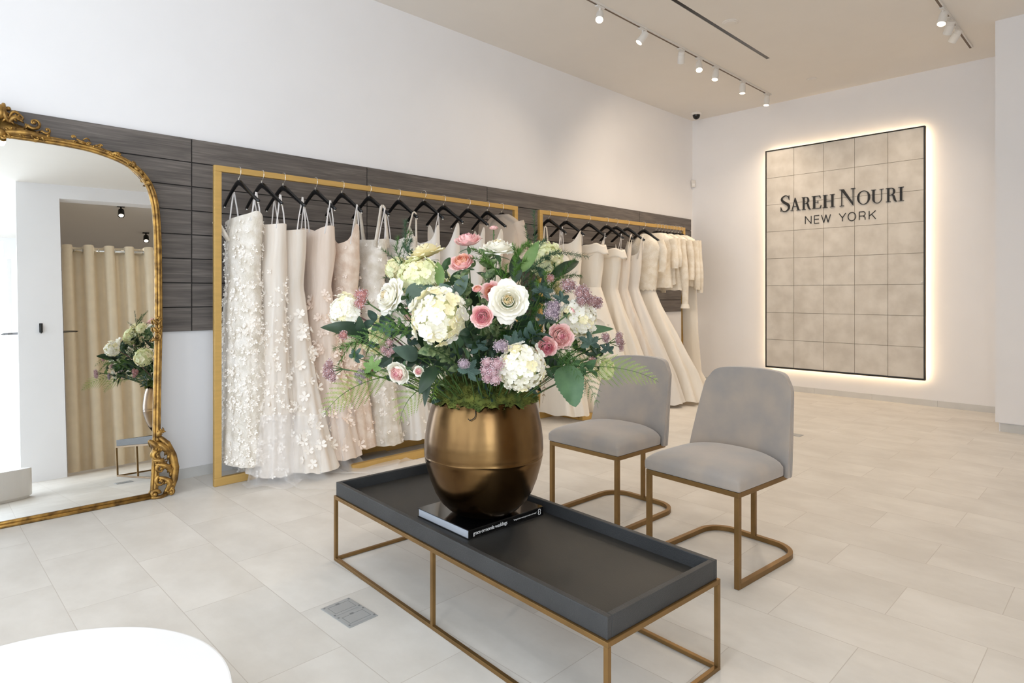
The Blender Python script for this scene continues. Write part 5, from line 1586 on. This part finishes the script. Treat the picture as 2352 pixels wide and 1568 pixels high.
def rose_mesh(M, R, rnd, mats_idx, kind):
    """layered cupped petals; returns MB.  material slots: 0 outer, 1 middle, 2 heart"""
    b = MB()
    # ring: petals, length, elevation, width, slot, tip curl, base radius, base height
    if kind == 'rose':
        rings = [(3, .46, 102, .26, 2, -14, .05, .36), (3, .50, 98, .30, 2, -12, .12, .33), (4, .54, 96, .34, 2, -10, .20, .29), (4, .58, 93, .38, 1, -8, .28, .24), (5, .64, 88, .42, 1, -2, .36, .18),
                 (5, .70, 80, .46, 1, 10, .43, .10), (6, .76, 64, .50, 0, 26, .46, .02), (6, .84, 44, .54, 0, 38, .44, -.04), (6, .90, 26, .58, 0, 44, .42, -.10)]
    else:
        rings = [(3, .42, 104, .22, 2, -24, .03, .46), (3, .48, 100, .26, 2, -22, .08, .42), (4, .54, 96, .28, 2, -20, .14, .36), (4, .60, 94, .32, 1, -20, .21, .30), (5, .66, 92, .36, 1, -20, .28, .24), (5, .72, 90, .40, 1, -18, .36, .16),
                 (6, .80, 88, .44, 1, -16, .44, .08), (6, .86, 84, .48, 0, -12, .50, .0), (6, .90, 74, .52, 0, -2, .52, -.06), (6, .92, 56, .54, 0, 14, .50, -.10)]
    for ri, (n, Lp, beta, wd, mi, curl, br, bz) in enumerate(rings):
        off = rnd.uniform(0, 6.28)
        for k in range(n):
            phi = off + 2*pi*k/n + rnd.uniform(-.15, .15)
            jl = rnd.uniform(.92, 1.08); jb = rnd.uniform(-6, 6)
            nv, nu = 7, 7
            rho, z = br*R*rnd.uniform(.9, 1.12), bz*R - .25*R
            prof = []
            for j in range(nv):
                v = j/(nv-1)
                prof.append((rho, z))
                be = radians(lerp(max(20, beta-30), beta + jb, min(1, v*2.4)) - curl*max(0, v-.5)*2*v)
                st = Lp*jl*R/(nv-1)
                rho += cos(be)*st*.86; z += sin(be)*st*.72
            vs = []
            wj = rnd.uniform(.92, 1.1)
            ph = rnd.uniform(0, 6.28)
            for j in range(nv):
                v = j/(nv-1)
                rr, zz = prof[j]
                w = wd*wj*R*(sin(pi*min(.93, .14 + .70*v))**.75)*(1 if v < .999 else .72)
                for i in range(nu):
                    u = 2*i/(nu-1) - 1
                    ang = phi + u*w/max(rr, .20*R)
                    ruff = .022*R*sin(5*u + ph)*v*v
                    z2 = zz - (.10*R*abs(u)**3)*v + ruff
                    r2 = rr + ruff + .03*R*abs(u)**2*v
                    vs.append((r2*cos(ang), r2*sin(ang), z2))
            fs = []
            for j in range(nv-1):
                for i in range(nu-1):
                    fs.append((j*nu+i, j*nu+i+1, (j+1)*nu+i+1, (j+1)*nu+i))
            b.add(vs, fs, mi, M)
    return b

def hydrangea_mesh(M, R, rnd, loose=0):
    b = MB()
    b.ball((0, 0, -.25*R), R*.70, 12, 2, sz=.85, M=M)
    n = 78
    for k in range(n):
        zc = 1 - 2*(k+.5)/n
        if zc < -.55: continue
        a = k*2.39996 + rnd.uniform(-.2, .2)
        s = sqrt(1-zc*zc)
        nr = Vector((s*cos(a), s*sin(a), zc*.85)) + Vector((rnd.uniform(-.22, .22), rnd.uniform(-.22, .22), rnd.uniform(-.2, .2)))
        p = Vector((s*cos(a), s*sin(a), zc*.82 - .25))*R*rnd.uniform(.74, .96)
        F = M @ Matrix.Translation(p) @ frame_to(nr) @ Matrix.Rotation(rnd.uniform(0, 6.28), 4, 'Z')
        ps = R*rnd.uniform(.23, .33)
        mi = rnd.choice([0, 0, 0, 1])
        for q in range(4):
            am = q*pi/2 + rnd.uniform(-.12, .12)
            lift = rnd.uniform(-.05, .35)
            vs = []
            for j, v in enumerate((0, .35, .75, 1.0)):
                w = [.10, .42, .50, .22][j]*ps
                for i, u in enumerate((-1, 0, 1)):
                    r = v*ps*(1 - (.06 if u else 0)) * (1 if not (u and j == 3) else .93)
                    vs.append((r*cos(am) - u*w*sin(am), r*sin(am) + u*w*cos(am), lift*v*v*ps + (.10*ps*abs(u)*v) + rnd.uniform(-.03, .03)*ps))
            fs = [(j*3+i, j*3+i+1, (j+1)*3+i+1, (j+1)*3+i) for j in range(3) for i in range(2)]
            b.add(vs, fs, mi, F)
        b.ball((0, 0, .02*R), .035*R, 4, 2, M=F)
    return b

def umbel_mesh(M, R, rnd):
    b = MB()
    heads = max(3, min(7, int(R/.008)))
    if R < .035: heads = 2
    st = MB()
    for h in range(heads):
        a = 2*pi*h/heads + rnd.uniform(-.3, .3); rr = R*rnd.uniform(.42, .66) if heads > 2 else R*.25
        if h == 0 and heads > 4: rr = 0
        c = Vector((rr*cos(a), rr*sin(a), R*rnd.uniform(-.15, .15)))
        hr = R*rnd.uniform(.36, .48) if heads > 2 else R*.75
        st.tube([M @ Vector((0, 0, -R*1.1)), M @ (c*.5 + Vector((0, 0, -R*.6))), M @ c], .0016, 5)
        n = 120
        for k in range(n):
            zc = 1 - 1.75*(k+.5)/n
            g = k*2.39996
            s = sqrt(max(0, 1-zc*zc))
            p = c + Vector((s*cos(g), s*sin(g), zc*.8))*hr*rnd.uniform(.72, 1.2)
            q = hr*.098*rnd.uniform(.7, 1.4)
            vs = [p+Vector((q, 0, 0)), p+Vector((-q, 0, 0)), p+Vector((0, q, 0)), p+Vector((0, -q, 0)), p+Vector((0, 0, q)), p+Vector((0, 0, -q))]
            b.add(vs, [(0, 2, 4), (2, 1, 4), (1, 3, 4), (3, 0, 4), (2, 0, 5), (1, 2, 5), (3, 1, 5), (0, 3, 5)], 1 if rnd.random() < .3 else 0, M)
        # solid core so the head is not see-through
        b.ball(c, hr*.74, 8, 0, sz=.8, M=M)
    return b, st

def sepals(M, R, rnd, n=5, back=-.02, ln=.8):
    b = MB()
    for k in range(n):
        a = 2*pi*k/n + rnd.uniform(-.2, .2)
        L = R*ln
        P = [(0, 0, back), (L*.35*cos(a), L*.35*sin(a), back - .01*R), (L*.8*cos(a), L*.8*sin(a), back - .12*R), (L*cos(a), L*sin(a), back - .22*R)]
        w = [.05*R, .16*R, .12*R, .01*R]
        vs = []
        for p, ww in zip(P, w):
            for u in (-1, 1): vs.append((p[0] - u*ww*sin(a), p[1] + u*ww*cos(a), p[2]))
        b.add(vs, [(j*2, j*2+1, j*2+3, j*2+2) for j in range(3)], 0, M)
    b.ball((0, 0, back), R*.16, 8, M=M)
    return b

def oval_leaf(b, p0, p1, hw, nrm, rnd, kind='oval', mi=0, fold=.25, droop=.12, nu=9):
    p0, p1 = Vector(p0), Vector(p1)
    d = p1 - p0; L = d.length
    if L < 1e-5: return
    x = d.normalized(); n = Vector(nrm); n = (n - x*n.dot(x))
    if n.length < 1e-4: n = x.orthogonal()
    n.normalize(); y = n.cross(x)
    nv = 13 if kind == 'oval' else 25
    vs = []
    for j in range(nv):
        v = j/(nv-1)
        w = hw*(sin(pi*v**.8)**.8 if kind == 'oval' else sin(pi*v**.72)**.62) if 0 < v < 1 else 0
        if kind == 'serr' and j % 2 and 0 < v < 1: w *= .90
        c = p0 + x*L*v + n*(droop*L*sin(pi*v)*.7)
        for u in (-1, -.5, 0, .5, 1):
            rip = .03*hw*sin(14*v + u*2)
            vs.append(c + y*w*u + n*(abs(u)*w*fold + rip))
    fs = [(j*5+i, j*5+i+1, (j+1)*5+i+1, (j+1)*5+i) for j in range(nv-1) for i in range(4)]
    b.add(vs, fs, mi)

def small_leaves(b, path, rnd, size, mi=0, start=.25, step=1, pairs=True, kind='oval'):
    n = len(path)
    for k in range(int(n*start), n, step):
        t = (path[min(n-1, k+1)] - path[max(0, k-1)]).normalized()
        for s in ((0, pi) if pairs else (rnd.uniform(0, 6.28),)):
            a = s + k*1.7
            o = t.orthogonal().normalized()
            o = Matrix.Rotation(a, 3, t) @ o
            dirv = (t*.7 + o + Vector((0, 0, rnd.uniform(-.2, .3)))).normalized()
            L = size*rnd.uniform(.7, 1.2)
            oval_leaf(b, path[k], path[k] + dirv*L, L*.30, t.cross(dirv) + Vector((0, 0, .8)), rnd, kind, mi)

MATS = {'white': [P_white, P_white, P_ivoryheart], 'cream': [P_cream, P_cream, P_ivoryheart], 'pink': [P_pinklt, P_pink, P_deep], 'blush': [P_pinklt, P_pinklt, P_pink],
        'peach': [P_pinklt, P_peach, P_peachd], 'palepink': [P_white, P_pinklt, P_pink]}
HM = {'white': [P_white, P_cream, P_greenish], 'cream': [P_greenish, P_cream, P_greenish]}
UM = {'mauve': P_mauve, 'greymauve': P_greym, 'coral': P_coral, 'pinkgrey': P_pinkg}
NAMES = {'hydrangea': ('hydrangea', 'hydrangeas in the vase'), 'rose': ('rose', 'roses in the vase'), 'ranunculus': ('ranunculus', 'ranunculus in the vase'), 'umbel': ('umbel_flower', 'dusty mauve cluster flowers in the vase')}

for idx, (kind, pos, R, nrm, label, colour) in enumerate(BLOOMS):
    rnd = random.Random(100 + idx)
    p = Vector(pos); n = Vector(nrm).normalized()
    nm, grp = NAMES[kind]
    t = thing(nm, label, 'flower', (VX, VY, .80), 0, grp)
    T = Matrix.Translation((-VX, -VY, -.80))
    fr = frame_to(n)
    if kind in ('rose', 'ranunculus'):
        M = T @ Matrix.Translation(p - n*R*.30) @ fr
        b = rose_mesh(M, R*.98, rnd, None, kind)
        b.build('bloom', MATS[colour], t, smooth=True)
        sepals(T @ Matrix.Translation(p - n*R*.62) @ fr, R, rnd).build('sepals', L_sage, t)
        end = p - n*R*.4
        sm = S_green
    elif kind == 'hydrangea':
        M = T @ Matrix.Translation(p) @ fr
        hydrangea_mesh(M, R*1.04, rnd).build('bloom', HM[colour], t, smooth=False)
        end = p - n*R*.3
        sm = S_purple if 'brownish' in label else S_green
        b = MB()
        for k in range(7):
            a = 2*pi*k/7
            b.tube([T @ (p - n*R*1.05), T @ (p - n*R*.5 + (fr @ Vector((cos(a), sin(a), 0)))*R*.35), T @ (p - n*R*.1 + (fr @ Vector((cos(a), sin(a), 0)))*R*.62)], .0018, 5)
        b.build('flower_stalks', sm, t)
    else:
        M = T @ Matrix.Translation(p) @ fr
        b, st = umbel_mesh(M, R, rnd)
        b.build('bloom', [UM[colour], P_umbw], t)
        st.build('flower_stalks', S_green, t)
        end = p - n*R*1.0
        sm = S_green
    path = stem_path(end, n, rnd)
    b = MB(); b.tube([T @ q for q in path], .0028 if kind != 'hydrangea' else .0036, 6); b.build('stem', sm, t, smooth=True)
    if kind in ('rose', 'ranunculus', 'umbel'):
        b = MB(); small_leaves(b, [T @ q for q in path[:-2]], rnd, .050 if kind == 'umbel' else .042, start=.40, step=2, pairs=True, kind='serr' if kind == 'umbel' else 'oval')
        b.build('leaves', L_blue if kind == 'umbel' else (L_sage if kind == 'rose' else L_vari), t)

def fern(idx, base, tip, hw, label, colour):
    rnd = random.Random(300 + idx)
    p0, p2 = Vector(base), Vector(tip)
    mt = {'light': F_light, 'mid': F_mid, 'dark': F_dark, 'brown': F_brown}[colour]
    t = thing('fern_frond', label, 'fern', (VX, VY, .80), 0, 'fern fronds in the vase')
    T = Matrix.Translation((-VX, -VY, -.80))
    c = (p0 + p2)*.5 + Vector((0, 0, .05)) + (p0 - VC - Vector((0, 0, p0.z)))*.15
    path = bez(p0, c, p2, 26)
    inner = stem_path(p0, (p2 - p0).normalized(), rnd, 6)
    b = MB(); b.tube([T @ q for q in inner[:-1] + path], [.0022]*len(inner[:-1]) + [lerp(.0020, .0006, k/26) for k in range(27)], 5); b.build('stem', S_green if colour != 'brown' else F_brown, t)
    b = MB()
    view = Vector((-.70, -.71, .05))
    L = (p2-p0).length
    m = max(8, int(L/.024))
    for k in range(m):
        s = .06 + .93*k/(m-1)
        i = min(25, int(s*26)); q = path[i].lerp(path[i+1], s*26-i) if i < 26 else path[26]
        tg = (path[min(26, i+1)] - path[max(0, i-1)]).normalized()
        w = hw*.9*min(1, .55 + 2.2*s)*(1-s)**.85*1.2
        side = tg.cross(view).normalized()
        for sg in (-1, 1):
            dirv = (side*sg + tg*.95).normalized()
            pl = w*rnd.uniform(.9, 1.08)
            if pl < .004: continue
            # pinna as a curved midrib with leaflets
            n2 = max(4, int(pl/.0047))
            up = dirv.cross(tg).normalized()
            prev = None
            bendv = tg*.30 + Vector((0, 0, -.25))
            P = [q + dirv*pl*a + bendv*pl*a*a*.55 for a in [j/n2 for j in range(n2+1)]]
            b.tube([T @ P[0], T @ P[n2//2], T @ P[-1]], [.0008, .0006, .0003], 3, cap=False)
            for j in range(1, n2+1):
                a = j/n2
                ll = min(pl*.15, .0085)*(1-a)**.6 + .0016
                dd = (P[j]-P[j-1]).normalized()
                sd = dd.cross(up).normalized()
                for s2 in (-1, 1):
                    e = P[j] + (sd*s2 + dd*.55).normalized()*ll
                    wv = dd*.0013
                    b.add([T @ (P[j]-wv), T @ (P[j]+wv), T @ (e + wv*.5), T @ (e - wv*.4)], [(0, 1, 2, 3)])
    o = b.build('leaflets', mt, t)
for i, f in enumerate(FERNS): fern(i, *f)

def needle(idx, base, tip, label, colour):
    rnd = random.Random(500 + idx)
    p0, p2 = Vector(base), Vector(tip)
    mt = {'blue': F_blue, 'mid': F_mid, 'dark': F_dark}[colour]
    t = thing('needle_sprig', label, 'foliage', (VX, VY, .80), 0, 'needle leaved sprigs in the vase')
    T = Matrix.Translation((-VX, -VY, -.80))
    inner = stem_path(p0, (p2-p0).normalized(), rnd, 6)
    b = MB(); bs = MB()
    main = bez(p0, (p0+p2)*.5 + Vector((rnd.uniform(-.02, .02), rnd.uniform(-.02, .02), .03)), p2, 16)
    bs.tube([T @ q for q in inner[:-1] + main], .0014, 5)
    twigs = [main]
    for k in range(2, 15, 2):
        tg = (main[k+1]-main[k-1]).normalized()
        o = Matrix.Rotation(rnd.uniform(0, 6.28), 3, tg) @ tg.orthogonal().normalized()
        e = main[k] + (tg*.9 + o*.8).normalized()*(p2-p0).length*rnd.uniform(.35, .6)
        tw = bez(main[k], (main[k]+e)*.5 + Vector((0, 0, .012)), e, 12)
        bs.tube([T @ q for q in tw], .0009, 4)
        twigs.append(tw)
    for tw in twigs:
        n = len(tw)
        for k in range(1, n):
            tg = (tw[k]-tw[k-1]).normalized()
            for r in range(8):
                o = Matrix.Rotation(rnd.uniform(0, 6.28), 3, tg) @ tg.orthogonal().normalized()
                d = (tg*.8 + o).normalized()
                ln = rnd.uniform(.016, .026)
                q = tw[k-1].lerp(tw[k], rnd.random())
                sdv = d.cross(Vector((.3, .4, .8))).normalized()*.0011
                b.add([T @ (q-sdv), T @ (q+sdv), T @ (q+d*ln)], [(0, 1, 2)])
    bs.build('stem', S_green, t); b.build('needles', mt, t)
for i, f in enumerate(NEEDLES): needle(i, *f)

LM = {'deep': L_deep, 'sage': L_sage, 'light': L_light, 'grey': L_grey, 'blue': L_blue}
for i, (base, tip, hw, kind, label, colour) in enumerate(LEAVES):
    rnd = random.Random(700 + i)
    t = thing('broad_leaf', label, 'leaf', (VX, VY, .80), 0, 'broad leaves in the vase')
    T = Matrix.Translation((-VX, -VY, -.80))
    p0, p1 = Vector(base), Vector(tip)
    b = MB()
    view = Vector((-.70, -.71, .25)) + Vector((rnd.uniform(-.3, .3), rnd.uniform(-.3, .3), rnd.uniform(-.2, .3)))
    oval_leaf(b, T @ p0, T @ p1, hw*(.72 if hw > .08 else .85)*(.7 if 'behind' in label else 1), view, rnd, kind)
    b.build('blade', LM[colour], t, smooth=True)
    b = MB(); pth = stem_path(p0, (p1-p0).normalized(), rnd, 6); mid = [p0.lerp(p1, k/6) for k in range(1, 7)]
    b.tube([T @ q for q in pth], .0022, 5); b.build('stem', S_green, t)
for i, (pos, R, nrm, label, colour) in enumerate(LOBED):
    rnd = random.Random(800 + i)
    t = thing('lobed_leaf', label, 'leaf', (VX, VY, .80), 0, 'lobed leaves in the vase')
    T = Matrix.Translation((-VX, -VY, -.80))
    p, n = Vector(pos), Vector(nrm).normalized()
    M = T @ Matrix.Translation(p) @ frame_to(n) @ Matrix.Rotation(rnd.uniform(-.6, .6), 4, 'Z')
    b = MB()
    for a0, ln in ((90, 1.0), (35, .92), (145, .92), (-15, .75), (195, .75)):
        a = radians(a0)
        pts = []
        for v, w in ((0, .04), (.25, .16), (.42, .24), (.48, .17), (.62, .22), (.68, .14), (.82, .15), (.86, .08), (1.0, 0)):
            pts.append((v*ln*R, w*R))
        vs = []
        for r, w in pts:
            for u in (-1, 0, 1):
                vs.append((r*cos(a) - u*w*sin(a), r*sin(a) + u*w*cos(a), .10*R*abs(u)*(w/R)*4 - .28*(r/R)**2*R*.5))
        m = len(pts)
        b.add(vs, [(j*3+k, j*3+k+1, (j+1)*3+k+1, (j+1)*3+k) for j in range(m-1) for k in range(2)], 0, M)
    b.build('blade', LM[colour], t)
    b = MB(); b.tube([T @ q for q in stem_path(p - n*.004, n, rnd, 6)], .0018, 5); b.build('stem', S_green, t)

for i, (base, tip, label) in enumerate(BRANCHES):
    rnd = random.Random(900 + i)
    t = thing('leafy_stem', label, 'foliage', (VX, VY, .80), 0, 'leafy stems in the vase')
    T = Matrix.Translation((-VX, -VY, -.80))
    p0, p2 = Vector(base), Vector(tip)
    main = bez(p0, (p0+p2)*.5 + Vector((0, 0, .03)), p2, 12)
    inner = stem_path(p0, (p2-p0).normalized(), rnd, 5)[:-1]
    b = MB(); b.tube([T @ q for q in inner + main], .0020, 5); b.build('stem', S_green, t)
    b = MB()
    pth = [T @ q for q in main]
    va = 'variegated' in label
    small_leaves(b, pth, rnd, .042 if va else .060, start=0, step=1, pairs=True, kind='serr' if i % 3 == 1 else 'oval')
    b.build('leaves', L_vari if va else [L_deep, L_blue, L_deep, L_sage][i % 4], t)

# moss cushion filling the vase mouth
t = thing('moss', 'green moss cushion covering the mouth of the brass vase', 'moss', (VX, VY, VZ + .455))
t2 = t
rnd = random.Random(5)
b = MB()
def mo(u, v):
    a = 2*pi*u
    r = .221*v
    k = .004*sin(9*a + 3) + .005*sin(23*a) + .003*sin(5*a + 1)
    ov = 1 if v > .93 else 0
    return ((r + k*v)*cos(a), (r + k*v)*sin(a), .100*(1-v**4) + .007*sin(14*u*2*pi + 20*v) * v + .005*sin(31*u*2*pi - 9*v) - (.012 if ov else 0) + .032)
b.grid(mo, 280, 18, closed=True)
b.build('moss_bed', M_moss, t, smooth=True)
b = MB()
for k in range(9500):
    u = rnd.random(); v = sqrt(rnd.random())
    if v < .55 and rnd.random() < .5: continue
    p = Vector(mo(u, min(1, v)))
    a = 2*pi*u
    d = Vector((cos(a)*(.4 + v), sin(a)*(.4 + v), 1.2 - v*1.1)) + Vector((rnd.uniform(-.8, .8), rnd.uniform(-.8, .8), rnd.uniform(-.6, .6)))
    d.normalize()
    ln = rnd.uniform(.006, .020)
    s = d.orthogonal().normalized()*.0016
    b.add([p-s, p+s, p+d*ln*.6+s*1.4, p+d*ln], [(0, 1, 2, 3)])
o = b.build('moss_fibres', M_moss, t); o['kind'] = 'stuff'
